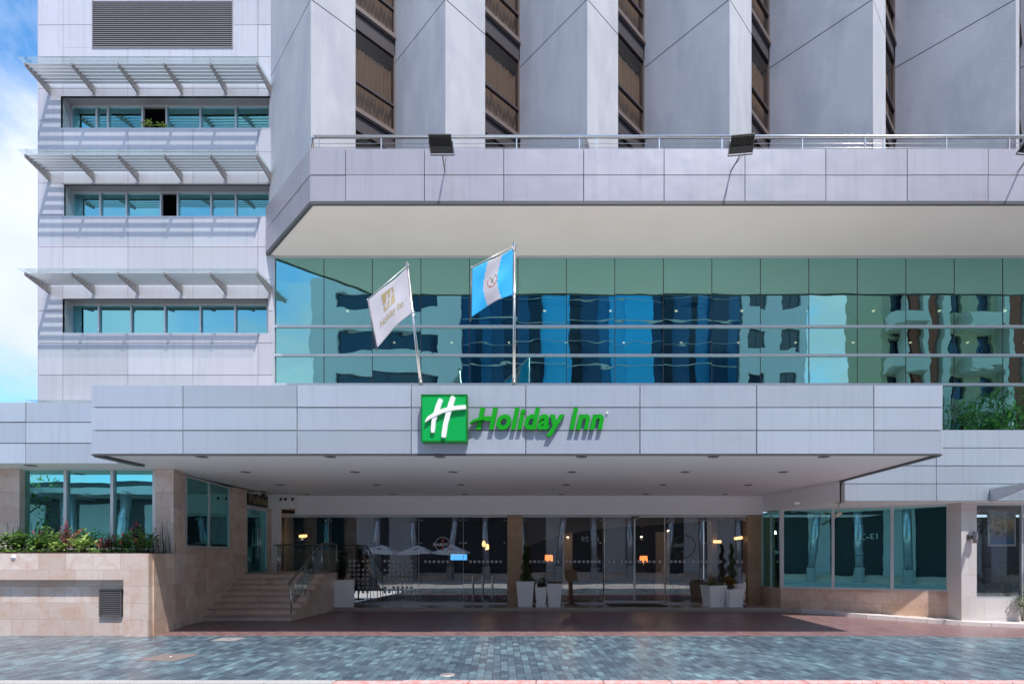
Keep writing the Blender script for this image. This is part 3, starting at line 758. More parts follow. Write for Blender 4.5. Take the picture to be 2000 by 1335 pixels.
# ================================================================== ANNEX BLOCK (left)
annex = thing('annex_building', 'white panelled annex block with three rows of teal strip windows left of the hotel tower', 'building', (-11.3, 15.15, 0))
AYY = 15.15; AX0, AX1 = -14.67, -7.97
xcut = [0] + [v-AX0 for v in (-13.97, -12.12, -10.27, -8.42)] + [AX1-AX0]
zc = [wz(y, AYY) for y in (855, 793.5, 732, 669.5, 607, 546, 482, 420, 358, 297, 235, 173, 111, 49, -13, -75, -137)]
wins = [(-14.03, -7.99, wz(250, AYY), wz(188, AYY)), (-13.95, -7.99, wz(422, AYY), wz(360, AYY)), (-13.98, wx(524, AYY), wz(650, AYY), wz(583, AYY))]
vent = (wx(182, AYY), wx(454, AYY), wz(93, AYY), wz(2, AYY))
holes = wins + [vent]
g = MB()
def cut_panel(x0, x1, z0, z1, hs):
    if x1-x0 < .03 or z1-z0 < .03: return []
    for h in hs:
        a, b, c, d = h
        if a < x1 and b > x0 and c < z1 and d > z0:
            out = []
            out += cut_panel(x0, x1, z0, min(z1, c), hs) if c > z0 else []
            out += cut_panel(x0, x1, max(z0, d), z1, hs) if d < z1 else []
            za, zb = max(z0, c), min(z1, d)
            out += cut_panel(x0, min(x1, a), za, zb, hs) if a > x0 else []
            out += cut_panel(max(x0, b), x1, za, zb, hs) if b < x1 else []
            return out
    return [(x0, x1, z0, z1)]
for i in range(len(xcut)-1):
    for j in range(len(zc)-1):
        t = R.random()
        for (a, b, c, d) in cut_panel(AX0+xcut[i]+.007, AX0+xcut[i+1]-.007, zc[j]+.007, zc[j+1]-.007, holes):
            lo = [(a, AYY+.02, c), (b, AYY+.02, c), (b, AYY+.02, d), (a, AYY+.02, d)]
            dp = .02+R.random()*.004
            g.hull8(lo, [(p[0], AYY-dp+.02, p[2]) for p in lo], t)
g.box(AX0-.02, AX0+.0, AYY, AYY+8, 4, 30)
wl_ = g.build('cladding', M['panel_w'], annex)
g = MB()
for (a, b, c, d) in cut_panel(AX0+.002, AX1, 4.0, zc[-1], holes): g.box(a, b, AYY+.021, AYY+.06, c, d)
g.box(AX0+.002, AX1, 21, 21.1, 4, 30); g.box(AX0+.002, AX0+.08, AYY+.07, 21, 4, 30)
for z in (7.0, 10.35, 13.0, 16.0): g.box(AX0+.1, AX1, AYY+.4, 21, z, z+.15)
g.build('inner_shell', M['gap'], annex)
RD = .34
def annex_window(h, divs, gaps):
    a, b, c, d = h
    m = MB()     # reveals
    m.box(a-.02, a, AYY+.0, AYY+RD+.1, c, d); m.box(a, b, AYY-.005, AYY+RD+.1, c-.03, c)
    w = m.build('strip_window', M['frame'], annex)
    m = MB(); m.box(a, b, AYY+.0, AYY+RD+.1, d, d+.03); m.build('lintel', M['grille'], w)
    fy = AYY+RD
    xs = [wx(v, fy) for v in divs]
    m = MB()
    m.box(xs[0], b, fy-.04, fy+.02, c, c+.04); m.box(xs[0], b, fy-.04, fy+.02, d-.045, d)
    for x in xs: m.box(x-.022, x+.022, fy-.05, fy+.02, c+.04, d-.045)
    m.build('window_frame', M['frame'], w)
    for k in range(len(xs)-1):
        if k in gaps: continue
        m = MB(); e = (R.random()-.5)*.006; f = (R.random()-.5)*.006
        m.face([(xs[k]+.022, fy+e, c+.04), (xs[k+1]-.022, fy-e, c+.04), (xs[k+1]-.022, fy-e+f, d-.045), (xs[k]+.022, fy+e+f, d-.045)])
        m.build('pane', M['annex_glass'], w)
annex_window(wins[0], [142, 191, 213, 280, 327, 393, 462, 528], {3})
annex_window(wins[1], [136, 198, 249, 316, 349, 414, 462, 528], {3})
annex_window(wins[2], [133, 195, 258, 324, 393, 461, 524], set())
a, b, c, d = vent
m = MB(); m.box(a, b, AYY+.14, AYY+.16, c, d); vt = m.build('louvre_vent', M['gap'], annex)
m = MB(); n = 23
for i in range(n):
    z = c+(d-c)*i/n
    m.hull8([(a, AYY+.10, z+.035), (b, AYY+.10, z+.035), (b, AYY+.10, z+.047), (a, AYY+.10, z+.047)], [(a, AYY-.012, z), (b, AYY-.012, z), (b, AYY-.012, z+.018), (a, AYY-.012, z+.018)])
m.box(a-.02, a, AYY-.022, AYY+.1, c-.0, d); m.box(b, b+.02, AYY-.022, AYY+.1, c, d); m.box(a-.02, b+.02, AYY-.022, AYY+.1, c-.02, c)
m.build('slats', M['grille'], vt)
# sunshades
BX = [-14.32, -13.06, -11.81, -10.56, -9.31, -8.05]
for k, z in enumerate((15.03, 12.56, 9.36, 5.83)):
    m = MB(); m.box(-14.42, -8.0, AYY-.86, AYY-.02, z+.135, z+.146)
    s = m.build('sunshade', M['roof_glass'], annex)
    for x in BX:
        m = MB()
        m.hull8([(x-.022, AYY-.02, z-.14), (x+.022, AYY-.02, z-.14), (x+.022, AYY-.02, z+.10), (x-.022, AYY-.02, z+.10)], [(x-.022, AYY-.74, z+.02), (x+.022, AYY-.74, z+.02), (x+.022, AYY-.74, z+.10), (x-.022, AYY-.74, z+.10)])
        m.tube([(x, AYY-.70, z+.1), (x, AYY-.70, z+.135)], .012, 6)
        m.build('bracket', M['grille'], s)
    m = MB()
    for i in range(6):
        yy = AYY-.18-i*.105
        m.hull8([(-14.30, yy+.032, z+.055), (-8.03, yy+.032, z+.055), (-8.03, yy+.032, z+.063), (-14.30, yy+.032, z+.063)], [(-14.30, yy-.032, z+.068), (-8.03, yy-.032, z+.068), (-8.03, yy-.032, z+.078), (-14.30, yy-.032, z+.078)])
    m.build('slats', M['frame'], s)
# ================================================================== STREET-SIDE WORKS
# stone planter wall
PY = 11.74
planter = thing('stone_planter', 'long travertine planter wall with recessed lower band and black grille, filled with flowers', 'planter', (-9.2, PY, 0))
rx = wx(241, PY); pz = 1.84; rz = wz(1131.5, PY)
g = MB()
g.box(-24, rx, PY, 12.84, rz, pz)
g.box(-24, rx, PY+.16, 12.84, -.1, rz-.001)
g.prism([(rx+.001, PY), (-8.94, PY), (-9.16, 12.84), (rx+.001, 12.84)], -.1, pz)
g.build('wall', M['stone'], planter)
g = MB(); g.prism([(-8.936, PY+.005), (-8.936+.002, PY+.006), (-9.158, 12.86), (-9.17, 12.86)], -.1, pz-.003); g.build('side_cladding', M['stone_dk'], planter)
g = MB(); g.prism([(-23.5, PY+.12), (-9.2, PY+.12), (-9.35, 12.8), (-23.5, 12.8)], pz-.0, pz+.025); g.build('soil', M['soil'], planter)
ga, gb, gc, gd = wx(196.5, PY+.15), wx(240, PY+.15), wz(1203, PY+.15), wz(1150, PY+.15)
g = MB(); g.box(ga, gb, PY+.135, PY+.158, gc, gd); gr = g.build('vent_grille', M['black'], planter)
g = MB()
for i in range(13):
    z = gc+.03+(gd-gc-.06)*i/13
    g.hull8([(ga+.03, PY+.13, z+.028), (gb-.02, PY+.13, z+.028), (gb-.02, PY+.13, z+.034), (ga+.03, PY+.13, z+.034)], [(ga+.03, PY+.105, z), (gb-.02, PY+.105, z), (gb-.02, PY+.105, z+.012), (ga+.03, PY+.105, z+.012)])
g.box(ga, ga+.03, PY+.10, PY+.134, gc, gd); g.box(gb-.02, gb-.003, PY+.10, PY+.134, gc, gd); g.box(ga+.03, gb-.02, PY+.10, PY+.134, gc, gc+.03); g.box(ga+.03, gb-.02, PY+.10, PY+.134, gd-.03, gd)
g.build('slats', M['trim'], gr)
g = MB(); x = wx(27, PY); z = wz(1087, PY); g.lathe((x, PY-.012, z), [(0, -.012), (.05, -.012), (.055, .012)], 8, ax='y'); g.build('wall_cap', M['white'], planter)

# staircase
SX0, SX1 = -9.72, -7.24; SYY = 14.7; TR = .283; RI = (1.25)/8
st = thing('staircase', 'eight pinkish stone steps rising to the landing beside the planted wing', 'stairs', ((SX0+SX1)/2, SYY, 0))
for i in range(8):
    y = SYY+TR*i; g = MB(); y1 = y+TR if i < 7 else 18.75
    g.box(SX0, SX1-.03, y+.02, y1+.02, -.1 if i == 0 else RI*i-.02, RI*(i+1)-.03)
    o = g.build('step', M['step'], st); g = MB(); g.box(SX0, SX1-.005, y-.02, y1+.005, RI*(i+1)-.0295, RI*(i+1), .8); g.build('tread', M['stone_rt'], o)  # darker tread stone draws the shadow line under each nosing
g = MB()
for i in range(8):
    y = SYY+TR*i; y1 = y+TR if i < 7 else 18.78
    g.box(SX1-.029, SX1+.02, y+.03, y1+.03, -.1, RI*(i+1)-.031)
g.build('side_panel', M['stone_dk'], st)
# railing
rl = thing('stair_railing', 'brushed steel and glass railing climbing the right side of the steps and round the landing', 'railing', (SX1-.1, SYY, 0))
HX = SX1-.09
def post(p, h, n=1):
    g = MB(); g.tube([(p[0], p[1], p[2]), (p[0], p[1], p[2]+h)], .022, 10); g.lathe((p[0], p[1], p[2]), [(.05, .0), (.05, .008), (.0, .008)], 12)
    q = g.build('post', M['steel'], rl)
    for k in (.25, .62):
        g = MB(); g.box(p[0]+.0, p[0]+.045, p[1]-.02, p[1]+.02, p[2]+h*k-.02, p[2]+h*k+.02); g.build('clamp', M['darksteel'], q)
LZ = 1.25
for i, (yy, b) in enumerate(((SYY+.14, RI), (SYY+TR*3+.14, RI*4), (SYY+TR*7+.12, LZ))): post((HX, yy, b), .93-.0)
post((HX, 17.95, LZ), .93)
post((HX-.8, 17.95, LZ), .9); post((HX-1.9, 17.95, LZ), .9); post((-9.30, 17.95, LZ), .9)
g = MB(); g.tube([(HX, SYY+.02, RI+.86), (HX, SYY+.14, RI+.93), (HX, SYY+TR*7+.12, LZ+.95), (HX, 17.95, LZ+.95)], .026, 12)
g.tube([(HX, 17.95, LZ+.95), (-9.45, 17.95, LZ+.92)], .022, 10)
g.build('handrail', M['darksteel'], rl)
g = MB(); e = .012
g.hull8([(HX+.05, SYY+.2, RI+.28), (HX+.05, SYY+TR*7, LZ+.22), (HX+.05, SYY+TR*7, LZ+.82), (HX+.05, SYY+.2, RI+.80)], [(HX+.04, SYY+.2, RI+.28), (HX+.04, SYY+TR*7, LZ+.22), (HX+.04, SYY+TR*7, LZ+.82), (HX+.04, SYY+.2, RI+.80)])
g.build('glass_panel', M['rail_glass'], rl)
g = MB(); g.box(-9.25, HX-.85, 17.94, 17.952, LZ+.08, LZ+.85); g.build('glass_panel', M['rail_glass'], rl)
g = MB(); g.box(HX-.75, HX-.05, 17.94, 17.952, LZ+.08, LZ+.85); g.build('glass_panel', M['rail_glass'], rl)

# covers in the paving and litter
def cover(px, py, w, d, mat, label, name='access_cover'):
    D = F*EYE/(py-VY); X = wx(px, D); g = MB(); g.box(X-w/2, X+w/2, D-d/2, D+d/2, -.02, .006); o = g.build(name, M[mat], bevel=.002)
    tag(o, label, 'cover'); return o
o = cover(447, 1247.5, .52, .42, 'metal_cover', 'pale square access cover at the edge of the brick driveway')
g = MB(); g.tube([(wx(447, 11.4)-.05, 11.41, .008), (wx(447, 11.4)+.05, 11.41, .008)], .006, 6); g.build('lifting_bar', M['trim'], o)
o = cover(330, 1283, .66, .60, 'rust', 'rusty square access cover in the slate paving')
g = MB(); g.tube([(wx(330, 9.35)-.06, 9.35, .009), (wx(330, 9.35)+.06, 9.35, .009)], .008, 6); g.build('lifting_bar', M['steel'], o)
D = F*EYE/(1317-VY); g = MB(); g.lathe((wx(874, D), D, -.01), [(0, .018), (.11, .018), (.115, .0)], 24); o = g.build('round_cover', M['metal_cover']); tag(o, 'small round pale cover in the slate paving near the red kerb', 'cover')
vs, fs = text_geo('agua'); vs = fit(vs, wx(874, D)-.05, wx(874, D)+.05, D-.02, D+.03); g = MB(); g.raw([(v.x, v.y, .0095) for v in vs], fs); g.build('lettering', M['trim'], o)
g = MB()
for i in range(60):
    x = -8.9-R.random()*.8+.0; y = 13.0+R.random()*1.6
    if x < -9.6: continue
    a = R.random()*6.3; s = .018+R.random()*.02; x = -9.35+R.random()*.9-(y-13)*.17
    g.face([(x+s*math.cos(a), y+s*math.sin(a), .006), (x-s*.5*math.sin(a), y+s*.5*math.cos(a), .012), (x-s*math.cos(a), y-s*math.sin(a), .007), (x+s*.5*math.sin(a), y-s*.5*math.cos(a), .014)])
for i in range(90):
    x = -14+R.random()*26; y = 7.8+R.random()*5.5; a = R.random()*6.3; s = .008+R.random()*.014
    g.face([(x+s*math.cos(a), y+s*math.sin(a), .006), (x-s*.5*math.sin(a), y+s*.5*math.cos(a), .010), (x-s*math.cos(a), y-s*math.sin(a), .006), (x+s*.5*math.sin(a), y-s*.5*math.cos(a), .011)])
o = g.build('leaf_litter', M['litter']); tag(o, 'scattered dry leaves and scraps on the paving', 'litter', None, 'stuff')

# ------------------------------------------------------------------ plants
def rndvec(r):
    while True:
        v = Vector((r.uniform(-1, 1), r.uniform(-1, 1), r.uniform(-1, 1)))
        if .05 < v.length < 1: return v
def leaf(mb, p, d, up, l, w, tone):
    d = d.normalized(); s = d.cross(up)
    if s.length < .05: s = d.cross(Vector((1, 0, 0)))
    s.normalize(); n = s.cross(d)
    a = p; b = p+d*l*.45+s*w*.5+n*l*.05; c = p+d*l-n*l*.12; e = p+d*l*.45-s*w*.5+n*l*.05; m = p+d*l*.5-n*l*.02
    mb.face([a, b, m], tone); mb.face([b, c, m], tone); mb.face([c, e, m], tone); mb.face([e, a, m], tone)
def bush(root, base, rx, ry, h, n, l, w, mat, r, flowers=0, fmat='petal', name='foliage', low=.15):
    g = MB(); st_ = MB(); tips = []
    for i in range(max(5, n//40)):
        a = r.random()*6.283; q = r.random()**.5
        tip = Vector((base[0]+rx*q*math.cos(a), base[1]+ry*q*math.sin(a), base[2]+h*(.55+.45*r.random())*(1-.35*q*q)))
        b = Vector(base)+Vector((rx*.25*q*math.cos(a), ry*.25*q*math.sin(a), 0)); mid = (tip+b)/2+Vector((0, 0, h*.08))
        st_.tube([b, mid, tip], [.009, .006, .003], 5, cap=False); tips.append((b, mid, tip))
    for i in range(n):
        b, mid, tip = tips[i % len(tips)]; t = low+(1-low)*r.random()**.7
        p = b.lerp(mid, t*2) if t < .5 else mid.lerp(tip, t*2-1)
        v = rndvec(r); p = p+Vector((v.x*rx*.28, v.y*ry*.28, v.z*h*.10))
        if p.z < base[2]+.01: p.z = base[2]+.01
        d = Vector((v.x, v.y, v.z*.4+.12)); leaf(g, p, d, Vector((r.uniform(-.3, .3), r.uniform(-.3, .3), 1)), l*(.6+.6*r.random()), w*(.7+.5*r.random()), min(1, max(0, r.gauss(.45, .25))))
    st_.build('stem', M['stem'], root); g.build(name, M[mat], root)
    for i in range(flowers):
        b, mid, tip = tips[r.randrange(len(tips))]; f = MB(); c = tip+Vector((r.uniform(-.05, .05), r.uniform(-.05, .05), r.uniform(.0, .06)))
        for k in range(14):
            v = rndvec(r); leaf(f, c+v*.012, v, Vector((0, 0, 1)), .035, .03, .5)
        f.build('flower', M[fmat], root)
rp_ = random.Random(5)
PZ = pz+.02
def pxb(x, y=12.1): return (wx(x, y), y, PZ)
defs = [
 ('leafy_shrub', 'broad green leafy plant at the far left end of the planter', 20, 12.15, .34, .26, .46, 260, .13, .11, 'leaf', 0),
 ('leafy_shrub', 'green leafy plant in the planter below the left edge of the window', 62, 12.15, .28, .24, .36, 190, .11, .09, 'leaf', 0),
 ('flowering_shrub', 'green plant with pink-red blooms, leftmost flowering one in the planter', 85, 12.35, .26, .24, .52, 190, .11, .09, 'leaf', 4),
 ('leafy_shrub', 'rounded dark green plant with bare stems below the first window mullion', 103, 12.25, .30, .22, .50, 240, .09, .08, 'leaf', 0),
 ('lime_shrub', 'lime green leafy plant left of the tall red-leaved plant', 117, 12.05, .20, .2, .28, 110, .10, .08, 'leaf_lt', 0),
 ('red_leaved_plant', 'tall pink and red leaved plant in front of the first window mullion', 129, 12.1, .16, .16, .66, 230, .065, .05, 'leaf_red', 0),
 ('flowering_shrub', 'tall green plant with red blooms between the two window mullions', 152, 12.35, .24, .2, .58, 160, .10, .08, 'leaf', 4),
 ('lime_shrub', 'bright lime green leafy plant between the two window mullions', 165, 12.05, .30, .2, .38, 230, .10, .075, 'leaf_lt', 0),
 ('red_leaved_plant', 'low pink and red leaved plant left of the second window mullion', 203, 12.05, .15, .15, .33, 150, .065, .045, 'leaf_red', 0),
 ('purple_leaved_plant', 'thin dark purple plant in front of the second window mullion', 215, 12.1, .10, .1, .44, 60, .06, .04, 'leaf_purple', 0),
 ('flowering_shrub', 'green plant with red blooms right of the second window mullion', 240, 12.3, .24, .2, .42, 190, .10, .07, 'leaf', 5),
 ('purple_leaved_plant', 'tall dark red leaved plant near the right end of the window', 268, 12.3, .20, .15, .66, 170, .09, .06, 'leaf_purple', 2),
 ('leafy_shrub', 'dense dark green bush at the right end of the planter', 283, 12.2, .32, .26, .52, 420, .085, .065, 'leaf', 1),
]
for nm, lb, x, y, rx_, ry_, h, n, l, w_, mt, fl in defs:
    b = pxb(x, y); root = thing(nm, lb, 'plant', b, 'plants growing in the stone planter')
    bush(root, b, rx_, ry_, h*1.22, int(n*1.3), l*.85, w_*.85, mt, rp_, fl)
for lb, x, s in (('tuft of horsetail reeds at the left pillar of the planter', 30, .30), ('tuft of horsetail reeds left of the window in the planter', 52, .26), ('tuft of horsetail reeds against the pillar at the right end of the planter', 318, .22), ('loose reeds and grass among the flowers near the middle of the window', 228, .35)):
    b = pxb(x, 12.55 if x < 300 else 12.35); root = thing('reed_tuft', lb, 'plant', b, 'reed tufts in the stone planter'); g = MB()
    for i in range(34 if x < 300 else 20):
        p = Vector((b[0]+rp_.uniform(-s, s), b[1]+rp_.uniform(-.15, .15), PZ)); h = rp_.uniform(.25, .75) if x != 228 else rp_.uniform(.2, .45)
        lean = Vector((rp_.uniform(-.08, .08), rp_.uniform(-.05, .05), 0))
        g.tube([p, p+Vector((0, 0, h*.5))+lean*.4, p+Vector((0, 0, h))+lean], [.006, .005, .002], 5, cap=False)
    g.build('reed', M['leaf_dk'], root)
# creeping cover on the soil
g = MB()
for i in range(1500):
    p = Vector((rp_.uniform(-15, -9.45), rp_.uniform(11.9, 12.7), PZ+rp_.uniform(0, .06))); v = rndvec(rp_); leaf(g, p, Vector((v.x, v.y, .3)), Vector((0, 0, 1)), .07, .05, rp_.random())
o = g.build('ground_cover', M['leaf']); tag(o, 'low green ground cover on the planter soil', 'ground cover', None, 'stuff')

# ------------------------------------------------------------------ pots on the porch
def tapered_pot(name, label, px0, px1, py_top, py_bot, Y, group='white planter pots', saucer=False, rot=0.0, straight=False, chamf=False):
    zt, zb = wz(py_top, Y), .12; w1 = (px1-px0)*Y/F/2; X = (wx(px0, Y)+wx(px1, Y))/2
    w0 = w1 if straight else w1*.80
    t = thing(name, label, 'planter pot', (X, Y+w1, zb), group)
    c = (X, Y+w1); g = MB()
    z0 = zb+(.03 if saucer else 0)
    def ring(h, z): 
        o = []
        for a, b in ((-1, -1), (1, -1), (1, 1), (-1, 1)):
            x, y = a*h, b*h; o.append((c[0]+x*math.cos(rot)-y*math.sin(rot), c[1]+x*math.sin(rot)+y*math.cos(rot), z))
        return o
    A, B, Cc, Dd = ring(w0*.96, z0), ring(w1*.985, zt-.04), ring(w1, zt-.038), ring(w1, zt)
    E, Fq = ring(w1*.86, zt), ring(w1*.84, zt-.06)
    for p, q in ((A, B), (B, Cc), (Cc, Dd), (Dd, E), (E, Fq)):
        for i in range(4): g.face([p[i], p[(i+1)%4], q[(i+1)%4], q[i]])
    g.face(list(reversed(A))); g.build('pot', M['pot'], t)
    g = MB(); g.face(Fq); g.build('soil', M['soil'], t)
    if saucer:
        g = MB(); s = ring(w0*1.12, zb); s2 = ring(w0*1.15, zb+.028); g.hull8(s, s2); g.build('saucer', M['pot'], t)
    return c, zt-.05, w1
def spiral(label, c, z0, H, r0, seed):
    r = random.Random(seed); t = thing('spiral_topiary', label, 'topiary', (c[0], c[1], z0), 'spiral topiaries in the entrance'); g = MB()
    g.tube([(c[0], c[1], z0), (c[0], c[1], z0+H*.97)], [.02, .006], 6); g.build('trunk', M['bark'], t)
    g = MB()
    for i in range(5200):
        u = r.random()**1.15; a = u*2*math.pi*3.6; rr = r0*(1-u*.80)
        ctr = Vector((c[0]+rr*.34*math.cos(a), c[1]+rr*.34*math.sin(a), z0+.02+u*H)); v = rndvec(r); thick = rr*(.72+.12*math.sin(a*1.0))
        p = ctr+Vector((v.x*thick, v.y*thick, v.z*thick*.75)); leaf(g, p, v+Vector((0, 0, .5)), Vector((r.uniform(-1, 1), r.uniform(-1, 1), .3)), .035, .014, min(1, max(0, r.gauss(.45, .25))))
    g.build('foliage', M['topiary'], t)
rr_ = random.Random(8)
c, z, w_ = tapered_pot('planter_pot', 'large square white pot with a spiky dark plant beside the steps', 641, 683, 1132, 1183, 17.55, straight=True, rot=.32)
t = thing('dracaena', 'dark spiky leaved plant in the square pot beside the steps', 'plant', (c[0], c[1], z)); g = MB(); g2 = MB()
for s in range(7):
    b = Vector((c[0]+rr_.uniform(-.16, .16), c[1]+rr_.uniform(-.12, .12), z)); h = rr_.uniform(.3, 1.05) if s else 1.08
    g2.tube([b, b+Vector((0, 0, h))], .012, 6)
    for i in range(int(95*h)+25):
        a = rr_.random()*6.283; p = b+Vector((0, 0, h*rr_.uniform(.12, 1))); d = Vector((math.cos(a), math.sin(a), rr_.uniform(.1, 1.1)))
        leaf(g, p, d, Vector((0, 0, 1)), rr_.uniform(.11, .20), .03, rr_.random())
g2.build('stem', M['stem'], t); g.build('foliage', M['leaf_dk'], t)
c, z, w_ = tapered_pot('planter_pot', 'largest tapered white pot, holding a spiral topiary beside the stone pillar', 1008, 1043, 1135, 1181, 17.75)
spiral('spiral clipped topiary beside the stone pillar between cafe and lobby', (c[0], c[1]), z, wz(1066, 18)-z, .22, 3)
c, z, w_ = tapered_pot('planter_pot', 'narrow short white pot with saucer, between two wider tapered pots', 1045, 1068, 1146, 1182, 17.75, saucer=True)
t = thing('flowering_plant', 'small green plant with white blossoms in the narrow middle pot', 'plant', (c[0], c[1], z)); bush(t, (c[0], c[1], z), .20, .18, .44, 420, .05, .025, 'leaf_dk', rr_, 12, 'petal_w')
c, z, w_ = tapered_pot('planter_pot', 'empty tapered white pot next to the menu stand', 1068, 1098, 1140, 1181, 17.75)
c, z, w_ = tapered_pot('planter_pot', 'tapered white pot with low greenery beside the patterned sofa', 1380, 1418, 1143, 1186, 17.55, saucer=True, rot=.25)
t = thing('low_plant', 'low olive green plant in the pot beside the sofa', 'plant', (c[0], c[1], z)); bush(t, (c[0], c[1], z), .28, .25, .24, 420, .06, .03, 'leaf', rr_)
c2, z2, w2 = tapered_pot('planter_pot', 'rearmost white pot by the right pillar, holding a spiral topiary', 1424, 1456, 1139, 1183, 18.05)
spiral('spiral clipped topiary near the right-hand pillar of the entrance', (wx(1431, 18.2), 18.3), z2, wz(1063, 18.2)-z2, .21, 4)
c, z, w_ = tapered_pot('planter_pot', 'short tapered white pot holding a yellow-leaved croton near the right pillar', 1418, 1452, 1150, 1186, 17.5, saucer=True, rot=.3)
t = thing('croton', 'yellow and orange leaved croton in the short pot near the right pillar', 'plant', (c[0], c[1], z)); bush(t, (c[0], c[1], z), .28, .26, .55, 420, .11, .035, 'leaf_croton', rr_)

# menu stand, mat
X, Y = wx(1116, 17.9), 17.9
t = thing('menu_stand', 'dark red wooden menu stand with sloping bronze board on the porch', 'menu stand', (X, Y, .12))
g = MB(); g.prism([(X-.045, Y-.045), (X+.045, Y-.045), (X+.045, Y+.045), (X-.045, Y+.045)], .16, wz(1135, Y)); g.build('post', M['wood_dk'], t, bevel=.006)
g = MB()
for a in (.4, 1.97, 3.54, 5.11):
    g.tube([(X, Y, .24), (X+.12*math.cos(a), Y+.12*math.sin(a), .20), (X+.26*math.cos(a), Y+.26*math.sin(a), .135)], [.03, .024, .015], 7)
g.build('foot', M['black'], t)
g = MB(); z = wz(1134, Y); w_ = .20; hh = .36
n = [(-w_, -.06, 0), (w_, -.06, 0), (w_-.05, .14, hh), (-w_-.03, .14, hh)]
g.hull8([(X+a+.02, Y+b+.03, z+c_) for a, b, c_ in n], [(X+a+.02, Y+b-.0, z+c_+.012) for a, b, c_ in n]); g.build('board', M['brass_board'], t, bevel=.004)
g = MB(); g.prism([(wx(1193, 17.75), 17.75), (wx(1305, 17.75), 17.75), (wx(1290, 18.55), 18.55), (wx(1183, 18.55), 18.55)], .122, .136); o = g.build('door_mat', M['mat'], bevel=.004); tag(o, 'black rubber mat in front of the sliding lobby doors', 'door mat')

# ------------------------------------------------------------------ lobby and cafe furniture
def table_lamp(px, py, Y, label):
    X, Z = wx(px, Y), wz(py, Y); t = thing('table_lamp', label, 'lamp', (X, Y, Z-.5), 'lit table lamps in the lobby')
    g = MB(); g.lathe((X, Y, Z-.13), [(.17, 0), (.15, .26)], 20); g.build('lamp_shade', M['lamp_on'], t)
    g = MB(); g.tube([(X, Y, Z-.5), (X, Y, Z-.05)], .014, 8); g.lathe((X, Y, Z-.5), [(.09, 0), (.09, .02), (0, .02)], 14); g.build('base', M['steel'], t)
    g = MB(); g.box(X-.3, X+.3, Y-.25, Y+.25, Z-.54, Z-.50); 
    for a in (-.27, .27):
        for b in (-.22, .22): g.box(X+a-.02, X+a+.02, Y+b-.02, Y+b+.02, .12, Z-.54)
    tag(g.build('side_table', M['wood_dk']), label.replace('lit', 'dark side table under the lit'), 'table')
table_lamp(1072, 1089, 21.5, 'lit orange table lamp seen through the left lobby glass')
table_lamp(1257, 1091, 21.5, 'lit orange table lamp seen through the right sliding door')
def wall_lamp(px, py, Y, w, label, tilt=0):
    X, Z = wx(px, Y), wz(py, Y); t = thing('wall_lamp', label, 'lamp', (X, Y, Z), 'lit horizontal wall lamps')
    g = MB(); g.tube([(X-w, Y, Z-tilt), (X+w, Y, Z+tilt)], .05, 12); g.build('lamp_shade', M['lamp_warm'], t)
    g = MB(); g.box(X-.05, X+.05, Y+.05, Y+.12, Z-.05, Z+.05); g.build('bracket', M['darksteel'], t)
wall_lamp(1401, 1057, 20.0, .14, 'lit wall lamp beside the lobby column, left of the right topiary')
wall_lamp(1442, 1050, 19.6, .14, 'lit wall lamp nearest the right-hand entrance pillar', .02)
wall_lamp(592, 1046, 19.8, .13, 'lit wall lamp glowing in the dark cafe above the landing', .01)
for i, (x, y, z) in enumerate(((945, 1062, 21), (952, 1068, 21.3))):
    X, Z = wx(x, z), wz(y, z); t = thing('pendant_lamp', ('warm pendant lamp in the cafe, left of a pair' if i == 0 else 'warm pendant lamp in the cafe, right and lower of a pair'), 'lamp', (X, z, Z), 'pendant lamps in the cafe')
    g = MB(); g.lathe((X, z, Z-.1), [(.03, 0), (.07, .06), (.06, .18), (.02, .24)], 12); g.build('bulb', M['lamp_warm'], t)
    g = MB(); g.tube([(X, z, Z+.14), (X, z, 3.5)], .006, 5); g.build('cord', M['black'], t)
for i, (px, py) in enumerate(((1109, 1049), (1253, 1048), (1305, 1036))):
    Yp = 21.8; X, Z = wx(px, Yp), wz(py, Yp); t = thing('pendant_spot', ('small white pendant spot above the menu stand, leftmost in the lobby', 'small white pendant spot above the right table lamp in the lobby', 'small bright pendant spot highest in the lobby, right of the doors')[i], 'lamp', (X, Yp, Z), 'pendant spots in the lobby')
    g = MB(); g.lathe((X, Yp, Z), [(0, 0), (.05, 0), (.045, .03), (0, .03)], 12); g.build('bulb', M['spot'], t)
    g = MB(); g.lathe((X, Yp, Z+.031), [(.055, 0), (.02, .09), (0, .09)], 12); g.tube([(X, Yp, Z+.12), (X, Yp, 3.5)], .005, 5); g.build('shade', M['black'], t)
def room_lamp(x, y, z, e):
    l = bpy.data.lights.new('room_lamp', 'POINT'); l.energy = e; l.color = (1, .72, .48); l.shadow_soft_size = .05
    o = bpy.data.objects.new('room_lamp', l); COL.objects.link(o); o.location = (x, y, z)
for px, py in ((1109, 1049), (1253, 1048), (1305, 1036)): room_lamp(wx(px, 21.8), 21.8, wz(py, 21.8)-.07, 9)
room_lamp(wx(948, 21), 21.05, wz(1072, 21), 4); room_lamp(wx(592, 19.8), 19.72, wz(1052, 19.8), 4)
Y = 20.2; x0, x1, z0, z1 = wx(880, Y), wx(912, Y), wz(1093, Y), wz(1081.5, Y)
t = thing('television', 'blue lit television screen on a stand inside the cafe', 'television', ((x0+x1)/2, Y, .12))
g = MB(); g.box(x0-.02, x1+.02, Y+.004, Y+.06, z0-.02, z1+.02); g.box((x0+x1)/2-.03, (x0+x1)/2+.03, Y+.06, Y+.1, .12, z0+.1); g.box((x0+x1)/2-.2, (x0+x1)/2+.2, Y-.1, Y+.25, .12, .15); g.build('casing', M['black'], t)
g = MB(); g.box(x0, x1, Y-.002, Y+.003, z0, z1); g.build('screen', M['screen'], t)
